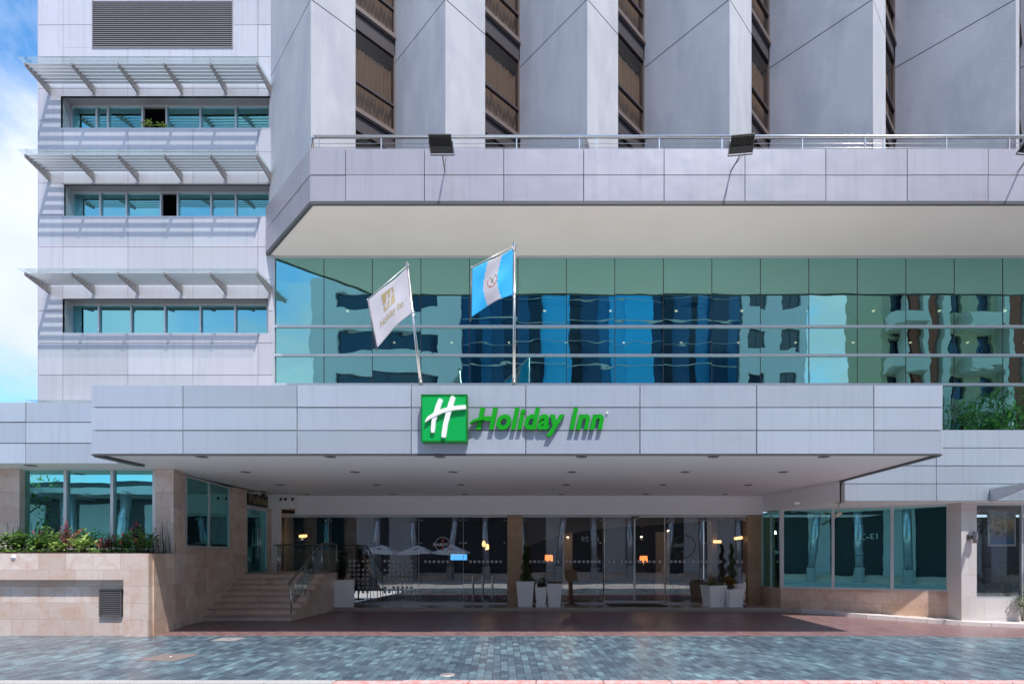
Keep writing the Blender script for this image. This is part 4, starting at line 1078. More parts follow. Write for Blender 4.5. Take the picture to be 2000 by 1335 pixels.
# cafe counter, chairs and tables in the dark
def cafe_chair(X, Y, rot, label, mat='wood_dk'):
    t = thing('cafe_chair', label, 'chair', (X, Y, .12), 'dark chairs inside the cafe')
    ca, sa = math.cos(rot), math.sin(rot)
    def T(x, y): return (X+x*ca-y*sa, Y+x*sa+y*ca)
    g = MB(); g.prism([T(-.21, -.21), T(.21, -.21), T(.21, .21), T(-.21, .21)], .55, .60); g.build('seat', M[mat], t)
    g = MB(); g.prism([T(-.21, .18), T(.21, .18), T(.21, .21), T(-.21, .21)], .72, 1.02); g.build('backrest', M[mat], t)
    for a, b, h in ((-.19, -.19, .55), (.19, -.19, .55), (-.19, .195, 1.0), (.19, .195, 1.0)):
        g = MB(); p = T(a, b); g.tube([(p[0], p[1], .12), (p[0], p[1], h)], .016, 6); g.build('leg', M[mat], t)
def cafe_table(X, Y, label):
    t = thing('cafe_table', label, 'table', (X, Y, .12), 'round tables inside the cafe')
    g = MB(); g.lathe((X, Y, .84), [(0, .03), (.35, .03), (.35, 0), (0, 0)], 20); g.build('tabletop', M['lobby_wall'], t)
    g = MB(); g.tube([(X, Y, .12), (X, Y, .84)], .03, 8); g.lathe((X, Y, .12), [(.22, 0), (.2, .03), (0, .04)], 16); g.build('leg', M['darksteel'], t)
for i, (px, Y) in enumerate(((700, 20.6), (790, 21.0), (950, 20.8))):
    X = wx(px, Y); pl = ('nearest the railing', 'in the middle of the room', 'behind the white door handles')[i]
    cafe_table(X, Y, 'small round cafe table '+pl)
    cafe_chair(X-.6, Y, -1.57+3.14, 'dark cafe chair on the left of the table '+pl); cafe_chair(X+.6, Y, -1.57, 'dark cafe chair on the right of the table '+pl)
Y = 20.6; X0, X1 = wx(1338, Y), wx(1381, Y)
t = thing('sofa', 'patterned olive beige sofa behind the right lobby glass', 'sofa', ((X0+X1)/2, Y, .12))
g = MB(); g.box(X0, X1, Y-.1, Y+.08, .22, wz(1130, Y)); g.build('backrest', M['sofa'], t, bevel=.04)
g = MB(); g.box(X0, X1, Y+.08, Y+.75, .22, .58); g.build('seat', M['sofa'], t, bevel=.04)
for x in (X0-.02, X1-.08):
    g = MB(); g.box(x, x+.1, Y-.05, Y+.78, .22, .76); g.build('armrest', M['sofa'], t, bevel=.03)
for x in (X0+.05, X1-.05):
    for y in (Y, Y+.7): g = MB(); g.tube([(x, y, .12), (x, y, .22)], .02, 6); g.build('leg', M['black'], t)
Y = 20.3; X = wx(1320, Y); t = thing('blue_pot', 'square blue pot behind the lobby glass', 'planter pot', (X, Y, .12))
g = MB(); g.hull8([(X-.11, Y-.11, wz(1156, Y)), (X+.11, Y-.11, wz(1156, Y)), (X+.11, Y+.11, wz(1156, Y)), (X-.11, Y+.11, wz(1156, Y))], [(X-.15, Y-.15, wz(1139, Y)), (X+.15, Y-.15, wz(1139, Y)), (X+.15, Y+.15, wz(1139, Y)), (X-.15, Y+.15, wz(1139, Y))]); g.build('pot', M['blue_pot'], t)
g = MB(); g.lathe((X, Y, .12), [(.16, 0), (.16, wz(1156, Y)-.13)], 12); g.build('pedestal', M['wood_dk'], t)
t = thing('palm_plant', 'dark feathery plant in the square blue pot', 'plant', (X, Y, wz(1139, Y))); g = MB()
for i in range(12):
    a = rr_.random()*6.28; ln = rr_.uniform(.3, .55); P0 = Vector((X, Y, wz(1139, Y)))
    for k in range(14):
        u = k/13; p = P0+Vector((math.cos(a)*ln*u, math.sin(a)*ln*u, ln*(1.3*u-.9*u*u))); 
        for s in (-1, 1): leaf(g, p, Vector((math.cos(a)-s*math.sin(a), math.sin(a)+s*math.cos(a), -.2)), Vector((0, 0, 1)), .12, .015, rr_.random())
g.build('foliage', M['leaf_dk'], t)

# person in the lobby
def person(px, Y, H, label):
    X = wx(px, Y); z0 = .12; s = H/1.75
    t = thing('person', label, 'person', (X, Y, z0))
    J = {'pel': (0, 0, .95), 'sp': (0, .01, 1.12), 'ch': (0, 0, 1.32), 'nk': (0, 0, 1.47), 'nk2': (0, -.01, 1.53), 'hd': (0, -.02, 1.62), 'hd2': (0, -.01, 1.69)}
    for q, sd in (('l', -1), ('r', 1)):
        J.update({'sh'+q: (sd*.17, 0, 1.42), 'el'+q: (sd*.25, .03, 1.15), 'wr'+q: (sd*.22, -.12, .95), 'pa'+q: (sd*.205, -.16, .89),
                  'hp'+q: (sd*.09, 0, .90), 'kn'+q: (sd*.11, -.03, .50), 'an'+q: (sd*.12, .02, .09), 'to'+q: (sd*.14, -.15, .04)})
    Rr = {'pel': .13, 'sp': .12, 'ch': .14, 'nk': .055, 'nk2': .05, 'hd': .085, 'hd2': .075, 'shl': .065, 'ell': .042, 'wrl': .028, 'pal': .032, 'hpl': .085, 'knl': .055, 'anl': .038, 'tol': .033}
    E = [('pel', 'sp'), ('sp', 'ch'), ('ch', 'nk'), ('nk', 'nk2'), ('nk2', 'hd'), ('hd', 'hd2')]
    for q in 'lr': E += [('ch', 'sh'+q), ('sh'+q, 'el'+q), ('el'+q, 'wr'+q), ('wr'+q, 'pa'+q), ('pel', 'hp'+q), ('hp'+q, 'kn'+q), ('kn'+q, 'an'+q), ('an'+q, 'to'+q)]
    for q, sd in (('l', -1), ('r', 1)):                     # fingers and thumb
        for k in range(5):
            a = 'f%d%s' % (k, q); b = a+'b'; off = (k-1.5)*.019
            if k < 4:
                ln = (.038, .045, .042, .032)[k]; J[a] = (sd*.205+sd*off*.3, -.175+off, .85-.0); J[b] = (sd*.195+sd*off*.3, -.17+off, .85-ln)
            else: J[a] = (sd*.17, -.18, .885); J[b] = (sd*.155, -.19, .86)
            Rr['f%dl' % k] = .009; Rr['f%dlb' % k] = .008; E += [('pa'+q, a), (a, b)]
    def skin(name, keys, edges, mat, k=1.0, root='pel', add=0.0):
        keys = list(keys); me = bpy.data.meshes.new(name)
        me.from_pydata([(J[q][0]*s, J[q][1]*s, J[q][2]*s) for q in keys], [(keys.index(a), keys.index(b)) for a, b in edges], [])
        o = bpy.data.objects.new(name, me); COL.objects.link(o); o.parent = t
        import bmesh
        bm = bmesh.new(); bm.from_mesh(me); ly = bm.verts.layers.skin.verify(); bm.verts.ensure_lookup_table()
        for i, q in enumerate(keys):
            r = Rr.get(q, Rr.get(q[:-1]+'l' if not q.endswith('b') else q[:-2]+'lb', .05))*s*k+add
            bm.verts[i][ly].radius = (r, r*.8 if q in ('ch', 'sp', 'pel') else r); bm.verts[i][ly].use_root = (q == root)
        bm.to_mesh(me); bm.free()
        m = o.modifiers.new('Skin', 'SKIN'); m.use_smooth_shade = True
        u = o.modifiers.new('Subdivision', 'SUBSURF'); u.levels = 2; u.render_levels = 2
        me.materials.append(mat); return o
    skin('body', J.keys(), E, M['skin'])
    jk = ['sp', 'ch', 'nk', 'pel'] + [a+q for a in ('sh', 'el', 'wr') for q in 'lr']
    skin('hoodie', jk, [('pel', 'sp'), ('sp', 'ch'), ('ch', 'nk')]+[e for q in 'lr' for e in (('ch', 'sh'+q), ('sh'+q, 'el'+q), ('el'+q, 'wr'+q))], M['jacket'], 1.12, 'pel', .012)
    tk = ['pel'] + [a+q for a in ('hp', 'kn', 'an') for q in 'lr']
    skin('trousers', tk, [e for q in 'lr' for e in (('pel', 'hp'+q), ('hp'+q, 'kn'+q), ('kn'+q, 'an'+q))], M['trousers'], 1.1, 'pel', .01)
    g = MB(); hx, hy, hz_ = 0, 0, 0
    c = (X, Y-.015*s, z0+1.67*s)
    g.lathe(c, [(.0, .112), (.05, .10), (.085, .06), (.098, .01), (.096, -.03)], 16); g.build('hair', M['hair'], t)
    g = MB()
    for sd in (-1, 1): g.lathe((X+sd*.03, Y-.105*s, z0+1.635*s), [(0, -.006), (.009, 0), (0, .006)], 8, ax='y')
    g.box(X-.02, X+.02, Y-.103*s, Y-.095*s, z0+1.575*s, z0+1.582*s); g.build('face_features', M['hair'], t)
    g = MB(); g.hull8([(X-.016, Y-.09*s, z0+1.595*s), (X+.016, Y-.09*s, z0+1.595*s), (X+.008, Y-.09*s, z0+1.64*s), (X-.008, Y-.09*s, z0+1.64*s)], [(X-.01, Y-.125*s, z0+1.60*s), (X+.01, Y-.125*s, z0+1.60*s), (X+.004, Y-.108*s, z0+1.635*s), (X-.004, Y-.108*s, z0+1.635*s)]); g.build('nose', M['skin'], t)
    g = MB(); g.box(X-.07, X+.07, Y-.165, Y-.155, z0+1.22*s, z0+1.26*s); g.box(X-.02, X+.02, Y-.165, Y-.155, z0+1.17*s, z0+1.31*s); g.build('chest_print', M['white_em'], t)
person(1168, 21.3, 1.70, 'person in a dark blue hoodie with a pale chest print standing behind the lobby glass')

# ------------------------------------------------------------------ signs
SGY = 11.0
lx0, lx1, sz0, sz1 = wx(823, 10.84), wx(912, 10.84), wz(862, 10.84), wz(770.5, 10.84)
sg = thing('logo_sign', 'square green box sign with a slanted white H on the canopy front', 'sign', ((lx0+lx1)/2, 10.98, sz0))
g = MB(); g.box(lx0, lx1, 10.84, 10.995, sz0, sz1); g.build('box', M['green_sign'], sg, bevel=.006)
g = MB(); q = .022
g.box(lx0-.004, lx1+.004, 10.832, 10.99, sz0-.012, sz0+q); g.box(lx0-.004, lx1+.004, 10.832, 10.99, sz1-q, sz1+.008); g.box(lx0-.006, lx0+q*.8, 10.832, 10.99, sz0+q, sz1-q); g.box(lx1-q*.8, lx1+.006, 10.832, 10.99, sz0+q, sz1-q)
g.build('frame', M['green_side'], sg)
def U(px, py): return (wx(px/4.348+780, 10.82), wz(py/4.348+720, 10.82))
def stroke(mb, cl, w, y0, y1):
    pts = [Vector((a[0], a[1])) for a in cl]; L_, R_ = [], []
    for i, p in enumerate(pts):
        d = (pts[min(i+1, len(pts)-1)]-pts[max(i-1, 0)]).normalized(); n = Vector((-d.y, d.x)); ww = (w[i] if isinstance(w, list) else w)/2
        L_.append(p+n*ww); R_.append(p-n*ww)
    for i in range(len(pts)-1):
        lo = [(L_[i].x, y0, L_[i].y), (R_[i].x, y0, R_[i].y), (R_[i+1].x, y0, R_[i+1].y), (L_[i+1].x, y0, L_[i+1].y)]
        mb.hull8(lo, [(a, y1, c) for a, b, c in lo])
g = MB(); k = 10.84/F/4.348
stroke(g, [U(358, 258), U(352, 266), U(330, 320), U(308, 390), U(292, 450), U(286, 520), U(286, 542)], [x*k for x in (24, 40, 42, 38, 35, 34, 26)], 10.839, 10.795)
stroke(g, [U(466, 238), U(458, 246), U(436, 310), U(412, 400), U(392, 480), U(380, 560), U(378, 584)], [x*k for x in (26, 42, 44, 42, 40, 40, 32)], 10.838, 10.790)
stroke(g, [U(222, 452), U(250, 420), U(300, 390), U(360, 362), U(420, 344), U(480, 334), U(566, 326)], [x*k for x in (6, 26, 32, 34, 34, 34, 34)], 10.837, 10.783)
g.build('emblem', M['white_em'], sg)
nm = thing('name_sign', 'green raised letters reading Holiday Inn beside the green square on the canopy front'.replace('Holiday Inn', 'the hotel name'), 'sign', (wx(1050, 10.9), 10.98, wz(845, 10.9)))
word = 'Holiday Inn'
vs, fs = text_geo(word, bold=.037, shear=.0, extrude=0, spacing=1.03)
full0, full1 = min(v.x for v in vs), max(v.x for v in vs)
X0, X1 = wx(926, 10.87), wx(1181, 10.87); zb, zc_ = wz(837, 10.87), wz(794, 10.87)
capv, _ = text_geo('H', bold=.037); ch0, ch1 = min(v.y for v in capv), max(v.y for v in capv)
sx_ = (X1-X0-.08)/(full1-full0); sz_ = (zc_-zb)/(ch1-ch0)
def letter(idx):
    """one letter, placed where it stands in the whole word"""
    v, f = text_geo(word[idx], bold=.037); pre, _ = text_geo(word[:idx+1], bold=.037, spacing=1.03)
    dx = max(q.x for q in pre)-max(q.x for q in v)
    return [Vector((q.x+dx, q.y, 0)) for q in v], f
def extrude_geo(vs, fs, y0, y1, mb, side):
    """front caps and side walls; vs are (x, z) tuples"""
    from collections import Counter
    ec = Counter()
    for f in fs:
        for i in range(len(f)): ec[tuple(sorted((f[i], f[(i+1) % len(f)])))] += 1
    mb.raw([(x, y1, z) for x, z in vs], fs, mi=0)
    n = len(vs); vv = [(x, y0, z) for x, z in vs]+[(x, y1, z) for x, z in vs]
    side.raw(vv, [(a, b, b+n, a+n) for (a, b), c in ec.items() if c == 1])
for i, chh in enumerate(word):
    if chh == ' ': continue
    v, f = letter(i)
    P2 = [(X0+.03+(q.x-full0)*sx_+(q.y-ch0)*sz_*.20, zb+(q.y-ch0)*sz_) for q in v]
    fr_, sd2 = MB(), MB(); extrude_geo(P2, f, 10.995, 10.925, fr_, sd2)
    o = fr_.build('letter', M['green_letter'], nm); sd2.build('letter_side', M['green_side'], o)
g = MB(); stroke(g, [(wx(917, 10.87), wz(826, 10.87)), (wx(924, 10.87), wz(821, 10.87)), (wx(932, 10.87), wz(818.5, 10.87)), (wx(945, 10.87), wz(816, 10.87))], [.02, .045, .05, .05], 10.99, 10.869); g.build('crossbar', M['green_letter'], nm)
g = MB(); g.lathe((wx(1185.5, 10.98), 10.985, wz(806, 10.98)), [(.012, 0), (.024, -.004), (.026, .01)], 12, ax='y'); g.build('trade_mark', M['led'], nm)

# cafe logo on the glass
vs, fs = text_geo('BARISTA', bold=.02); Yg = SY-.014
cx, cz, rad = wx(864.5, Yg), wz(1062.5, Yg), .265
cs = thing('cafe_logo', 'round white coffee bar logo with two orange beans on the cafe glass', 'sign', (cx, Yg, cz))
g = MB(); n = 48
for i in range(n):
    a0, a1 = 2*math.pi*i/n, 2*math.pi*(i+1)/n
    m_ = (a0+a1)/2
    if abs(math.sin(m_)) < .16: continue
    g.face([(cx+rad*math.cos(a0), Yg, cz+rad*math.sin(a0)), (cx+rad*math.cos(a1), Yg, cz+rad*math.sin(a1)), (cx+(rad-.016)*math.cos(a1), Yg, cz+(rad-.016)*math.sin(a1)), (cx+(rad-.016)*math.cos(a0), Yg, cz+(rad-.016)*math.sin(a0))])
g.build('ring', M['white_em'], cs)
vs = fit(vs, wx(848.5, Yg), wx(882, Yg), wz(1065.5, Yg), wz(1060, Yg)); g = MB(); g.raw([(v.x, Yg, v.y) for v in vs], fs)
vs, fs = text_geo('i', bold=.02); vs = fit(vs, wx(846, Yg), wx(847.5, Yg), wz(1066, Yg), wz(1058.5, Yg)); g.raw([(v.x, Yg, v.y) for v in vs], fs); g.build('lettering', M['white_em'], cs)
M['bean'] = simple('orange_bean', (.50, .12, .06), .5)
for zc2, t_ in ((cz+.13, .25), (cz-.14, -.1)):
    g = MB(); pts = []
    for i in range(16): 
        a = 2*math.pi*i/16; u, v = .035*math.cos(a), .085*math.sin(a); pts.append((cx+u*math.cos(t_)+v*math.sin(t_), Yg, zc2-u*math.sin(t_)+v*math.cos(t_)))
    g.face(pts); g.build('bean', M['bean'], cs)
# travel agency sign over the side door
vs, fs = text_geo('Pullmantur', bold=.03)
ps = thing('shop_sign', 'dark sign with gold lettering over the side door on the landing', 'sign', (-9.7, 17.4, 3.6))
g = MB(); g.box(-9.74, -9.70, 16.88, 18.5, 3.42, 3.80); g.build('board', M['black'], ps)
vs = fit(vs, 16.95, 18.75, 3.50, 3.76); g = MB(); g.raw([(-9.694, min(v.x, 18.49), v.y) for v in vs], fs); g.build('lettering', M['gold'], ps)

# ------------------------------------------------------------------ flags
FY = 11.9
def pole(xb, yb, xt, yt, label):
    b = Vector((wx(xb, FY), FY, wz(yb, FY)-.1)); t_ = Vector((wx(xt, FY), FY-.0, wz(yt, FY)))
    t = thing('flagpole', label, 'flagpole', tuple(b), 'flagpoles on the canopy roof')
    g = MB(); g.tube([b, t_], [.034, .028], 12); g.build('pole', M['steel'], t)
    g = MB(); d = (t_-b).normalized(); g.tube([t_, t_+d*.07], .036, 10); g.tube([t_+d*.07, t_+d*.10], .02, 8); g.build('finial', M['darksteel'], t)
    g = MB(); g.lathe((b.x, b.y, CT-.02), [(.07, 0), (.07, .012), (0, .012)], 14); g.tube([b, b+d*.22], .044, 10); g.build('socket', M['darksteel'], t)
    return t
p1 = pole(823, 750, 795.5, 520, 'leaning flagpole of the white flag')
p2 = pole(1004, 750, 1005, 480, 'upright flagpole of the blue and white flag')
def PW3(x, y, Y): return Vector((wx(x, Y), Y, wz(y, Y)))
def arms(t, A, B, Cc, D):
    for a, b in ((A, B), (B, Cc)):
        g = MB(); g.tube([a, b], .011, 8); g.lathe(tuple(b), [(.018, -.018), (.018, .018)], 8); g.build('cross_arm', M['frame'] if a is A else M['trim'], t)
    g = MB(); g.lathe((A.x, A.y, A.z), [(.045, -.03), (.045, .03)], 12); g.build('clamp', M['steel'], t)
    g = MB(); g.lathe((D.x, D.y, D.z), [(.042, -.02), (.042, .02)], 12); g.build('clamp', M['steel'], t)
YB = FY-.45
A1, B1, C1, D1 = PW3(796, 518, FY-.04), PW3(718, 585, YB), PW3(735, 683, YB), PW3(806.5, 612, FY-.04)
A2, B2, C2, D2 = PW3(1004, 480, FY-.04), PW3(921.5, 522, YB), PW3(919, 625, YB), PW3(1004, 576, FY-.04)
arms(p1, A1, B1, C1, D1); arms(p2, A2, B2, C2, D2)
def flag_fn(A, B, Cc, D, bow, wob, sg_=1):
    def f(u, v):                                # u from pole outwards, v downwards
        p = A.lerp(B, u).lerp(D.lerp(Cc, u), v)
        p = p + Vector((0, 0, bow*math.sin(math.pi*u)*v)) + Vector((0, 0, -.03*math.sin(math.pi*u)*(1-v)))
        p.y += wob*(math.sin(5.2*u+2.4*v+.6)*.6+math.sin(9*v-3*u)*.25)*math.sin(math.pi*min(1, u*1.02))+.0
        p.x += bow*.12*math.sin(math.pi*v)*(1-u)*-1*sg_
        return p
    return f
f1 = flag_fn(A1+Vector((-.01, 0, -.05)), B1+Vector((.01, 0, -.02)), C1+Vector((.02, 0, .04)), D1+Vector((-.03, 0, .0)), .06, .05)
f2 = flag_fn(A2+Vector((-.02, 0, -.05)), B2+Vector((.01, 0, -.03)), C2+Vector((.02, 0, .06)), D2+Vector((-.03, 0, .0)), .06, .06)
def flag(fn, name, label, mats, pick, extra):
    t = thing(name, label, 'flag', tuple(fn(0, .5))); g = MB(); n = 36
    vs = [fn(i/n, j/n) for j in range(n+1) for i in range(n+1)]
    b = len(g.v); g.v += [tuple(p) for p in vs]
    for j in range(n):
        for i in range(n):
            g.f.append((j*(n+1)+i, (j+1)*(n+1)+i, (j+1)*(n+1)+i+1, j*(n+1)+i+1)); g.t.append(.5); g.m.append(pick((i+.5)/n, (j+.5)/n)); g.sm.append(True)
    c = g.build('cloth', mats, t)
    so_ = c.modifiers.new('Solidify', 'SOLIDIFY'); so_.thickness = .003
    extra(t); return t
def on_flag(fn, u, v, off=-.008): p = fn(u, v); return (p.x, p.y+off, p.z)
def deco1(t):
    # gold logo and lettering; the picture reads left to right, u runs right to left
    def mp(a, b): return on_flag(f1, 1-a, b)
    g = MB(); n = 26; a0, a1, b0, b1 = .32, .62, .12, .50
    for i in range(n):
        for j in range(n):
            if cell_ok(i/n, j/n):
                g.face([mp(a0+(a1-a0)*(i+p)/n, b0+(b1-b0)*(j+q)/n) for p, q in ((0, 1), (1, 1), (1, 0), (0, 0))])
    g.build('emblem', M['gold'], t)
    vs, fs = text_geo('Holiday Inn', bold=.02, shear=.2); vs = fit(vs, .16, .82, 0, 1)
    g = MB(); g.raw([mp(v.x, .78-v.y*.20) for v in vs], fs); g.build('lettering', M['gold'], t)
def cell_ok(x, y):
    return not (abs((x-.34)-(.5-y)*.28) < .075 and .12 < y < .9) and not (abs((x-.66)-(.5-y)*.28) < .075 and .06 < y < .95) and not (abs((y-.50)+(x-.5)*.35) < .055)
flag(f1, 'hotel_flag', 'white flag with a faded gold emblem and lettering', [M['flag_white']], lambda u, v: 0, deco1)
M['wreath'] = simple('wreath_green', (.16, .17, .09), .7); M['wreath_r'] = simple('emblem_red', (.42, .12, .10), .7)
def deco2(t):
    g = MB(); r = random.Random(2)
    for k in range(56):
        a = math.radians(-60+300*k/55)-math.pi/2+.0; uu, vv = .5+.115*math.cos(a+math.pi/2+.52), .50+.135*math.sin(a+math.pi/2+.52)
        if math.sin(a+math.pi/2+.52) < -.8: continue
        du, dv = r.uniform(-.025, .025), r.uniform(-.025, .025)
        g.face([on_flag(f2, uu, vv-.012), on_flag(f2, uu+du+.012, vv+dv), on_flag(f2, uu, vv+.014), on_flag(f2, uu-.01, vv)])
    g.build('wreath', M['wreath_r'], t)
    g = MB()
    for a, b, c_, d in ((.44, .38, .56, .62), (.56, .38, .44, .62)):
        g.face([on_flag(f2, a-.008, b), on_flag(f2, a+.008, b), on_flag(f2, c_+.008, d), on_flag(f2, c_-.008, d)])
    g.face([on_flag(f2, .47, .46, -.010), on_flag(f2, .53, .46, -.010), on_flag(f2, .53, .54, -.010), on_flag(f2, .47, .54, -.010)])
    g.build('emblem', M['wreath'], t)
flag(f2, 'striped_flag', 'sky blue and white striped flag with a small wreath emblem', [M['flag_blue'], M['flag_white']], lambda u, v: 1 if .333 < u-.10*math.sin(math.pi*v)+.05 < .667 else 0, deco2)

# ------------------------------------------------------------------ floodlights
def floodlight(px, foot_px, yaw, label):
    Yf = 12.15; c = Vector((wx(px, Yf), Yf, wz(280, Yf))); foot = Vector((wx(foot_px, OY), OY, wz(333, OY)))
    t = thing('floodlight', label, 'floodlight', tuple(c), 'black floodlights on the parapet')
    ca, sa = math.cos(yaw), math.sin(yaw)
    tl = math.radians(58)
    def T(x, y, z):                               # y thickness; lamp head tipped to look down at the front
        y2, z2 = y*math.cos(tl)-z*math.sin(tl), y*math.sin(tl)+z*math.cos(tl)
        return (c.x+x*ca-y2*sa, c.y+x*sa+y2*ca, c.z+z2)
    def bx(mb, x0, x1, y0, y1, z0, z1): mb.hull8([T(x0, y1, z0), T(x1, y1, z0), T(x1, y1, z1), T(x0, y1, z1)], [T(x0, y0, z0), T(x1, y0, z0), T(x1, y0, z1), T(x0, y0, z1)])
    g = MB(); bx(g, -.255, .255, -.02, .03, -.19, .17); h = g.build('housing', M['black'], t)
    g = MB()
    for i in range(15): x = -.235+.47*i/14; bx(g, x-.005, x+.005, -.07, -.021, -.02, .155)
    bx(g, -.24, .24, -.06, -.022, -.15, -.03)
    g.build('cooling_fins', M['black'], h)
    g = MB(); bx(g, -.23, .23, .031, .036, -.16, .14); g.build('lens', M['spot_off'], h)
    g = MB()
    for s in (-1, 1): bx(g, s*.27-.006, s*.27+.006, -.01, .02, -.22, .05)
    bx(g, -.275, .275, -.01, .02, -.24, -.222)
    g.build('yoke', M['trim'], t)
    a = Vector(T(0, 0, -.235)); g = MB(); g.tube([a, (a+foot)/2+Vector((0, -.05, -.02)), foot], .016, 8); g.tube([foot, foot+Vector((0, .02, 0))], .035, 10)
    g.tube([Vector(T(.08, 0, -.235)), foot+Vector((.01, -.06, .02))], .007, 6)
    g.build('arm', M['darksteel'], t)
floodlight(861, 869, 0.0, 'black finned floodlight on a thin arm above the flags')
floodlight(1449, 1428, -.12, 'black finned floodlight tilted sideways near the fourth tower fin')
floodlight(2022, 1990, 0.1, 'floodlight on a thin arm cut off by the right edge')

# ------------------------------------------------------------------ cameras, wall lamp
def dome(px, py, Y, zc, label, r=.07):
    X = wx(px, Y); t = thing('dome_camera', label, 'security camera', (X, Y, zc), 'small dome cameras')
    g = MB(); g.tube([(X, Y, zc), (X, Y, zc-.09)], .012, 8); g.lathe((X, Y, zc-.02), [(0, .02), (.09, .02), (.09, 0), (0, 0)], 14); g.build('mount', M['darksteel'], t)
    g = MB(); g.lathe((X, Y, zc-.17), [(0, 0), (r*.6, .015), (r, .05), (r*.9, .09), (.02, .10)], 14); g.build('dome', M['black'], t)
dome(514, 964, 17.2, ZS, 'dome camera under the canopy above the side door sign')
for k, (x, l) in enumerate(((550, 'leftmost of three small cameras on the beam by the landing'), (559, 'middle one of three small cameras on the beam by the landing'), (573, 'rightmost of three small cameras on the beam by the landing'))):
    Y = 18.0; X, Z = wx(x, Y), wz(973, Y); t = thing('security_camera', l, 'security camera', (X, Y, Z), 'three cameras on the beam')
    g = MB(); g.tube([(X, Y+.05, Z+.02), (X, Y-.04, Z)], .014, 8); g.build('bracket', M['trim'], t)
    g = MB(); g.lathe((X, Y-.06, Z-.03), [(0, -.05), (.03, -.04), (.045, 0), (.03, .04), (0, .05)], 12); g.build('head', M['black'], t)
Y = 15.2; a, b = Vector((wx(1627, Y), Y-.1, wz(1008, Y))), Vector((wx(1646, Y), Y+.12, wz(1001, Y)))
t = thing('bullet_camera', 'cream tubular security camera hanging in front of the wing windows', 'security camera', (wx(1641, Y), Y, 3.32))
g = MB(); g.tube([a, b], .045, 14); g.tube([a+(a-b)*.02, a], .05, 14); g.build('body', M['cream'], t)
g = MB(); m_ = (a+b)/2; g.tube([m_+Vector((0, 0, .04)), m_+Vector((0.02, 0, .13)), (m_.x+.03, m_.y, 3.318)], .014, 8); g.lathe((m_.x+.03, m_.y, 3.30), [(0, .0), (.11, .0), (.11, .018)], 16); g.build('mount', M['cream'], t)
Y = 15.1; X = wx(1903.5, Y); t = thing('outdoor_wall_lamp', 'grey cylinder lamp on the pale tiled pillar', 'lamp', (X, Y, wz(1048, Y)))
g = MB(); g.lathe((X, Y-.02, wz(1060, Y)), [(0, 0), (.062, 0), (.062, .335), (0, .335)], 20); g.build('shade', M['grille'], t)
g = MB(); g.box(X-.12, X-.03, Y+.02, Y+.1, wz(1052, Y), wz(1045, Y)); g.box(X-.15, X-.1, Y+.08, Y+.1, wz(1054, Y), wz(1043, Y)); g.build('bracket', M['darksteel'], t)
X = wx(1560, 15.8); g = MB(); g.box(X-.09, X+.09, 15.9, 15.96, 3.34, 3.40)
tag(g.build('emergency_light', M['white_em'], bevel=.004), 'small white rectangular fitting on the beam above the wing windows', 'light fitting')

# pot plants in the annex window, plants and poster in the right shop window
for i, (px, s) in enumerate(((288, .30), (317, .18))):
    Yp = 15.32; X = wx(px, Yp); zz = wins[0][2]+.045
    t = thing('window_plant', ('bigger leafy plant in the open top window of the annex', 'smaller leafy plant in the open top window of the annex')[i], 'plant', (X, Yp, zz))
    g = MB(); g.lathe((X, Yp, zz), [(.05, 0), (.065, .08), (0, .08)], 12); g.build('pot', M['wood_dk'], t); bush(t, (X, Yp, zz+.06), .14*s/.25, .1, s, 50, .11, .03, 'leaf_lt', rr_)
for i, (px, h, lb) in enumerate(((1925, .95, 'leafy bush behind the shop glass next to the pale pillar'), (1962, 1.15, 'taller bush with sunlit leaves behind the shop glass'), (1999, 1.0, 'bush at the right edge outside the shop window'))):
    Yp = 15.75 if i < 2 else 15.1; b = (wx(px, Yp), Yp, .45 if i < 2 else -.05); t = thing('window_bush', lb, 'plant', b); bush(t, b, .36 if i < 2 else .2, .16 if i < 2 else .12, h+.2, 900 if i < 2 else 300, .08, .04, 'leaf' if i else 'leaf_dk', rr_, 0)
g = MB(); X = wx(1957, 16); g.box(X-.42, X+.42, 16.0, 16.04, wz(1066, 16), wz(998, 16)); t = thing('poster_frame', 'framed poster with sunset and blue colours hanging behind the shop glass', 'poster', (X, 16, 3)); g.build('frame', M['frame'], t)
def poster():
    m, nt, out = newmat('poster_print'); P = pos(nt); s = nt.nodes.new('ShaderNodeSeparateXYZ'); L(nt, P, s.inputs[0])
    h = mathn(nt, 'ADD', mathn(nt, 'DIVIDE', mathn(nt, 'SUBTRACT', s.outputs[2], 2.2), 1.0), mathn(nt, 'MULTIPLY', noise(nt, P, 5, 4), .25))
    princ(nt, out, ramp(nt, h, [(.15, (.05, .16, .40)), (.45, (.30, .22, .16)), (.7, (.65, .50, .30)), (1.0, (.35, .50, .62))]), .4); return m
g = MB(); g.box(X-.36, X+.36, 15.985, 15.998, wz(1062, 16), wz(1002, 16)); g.build('print', poster(), t)

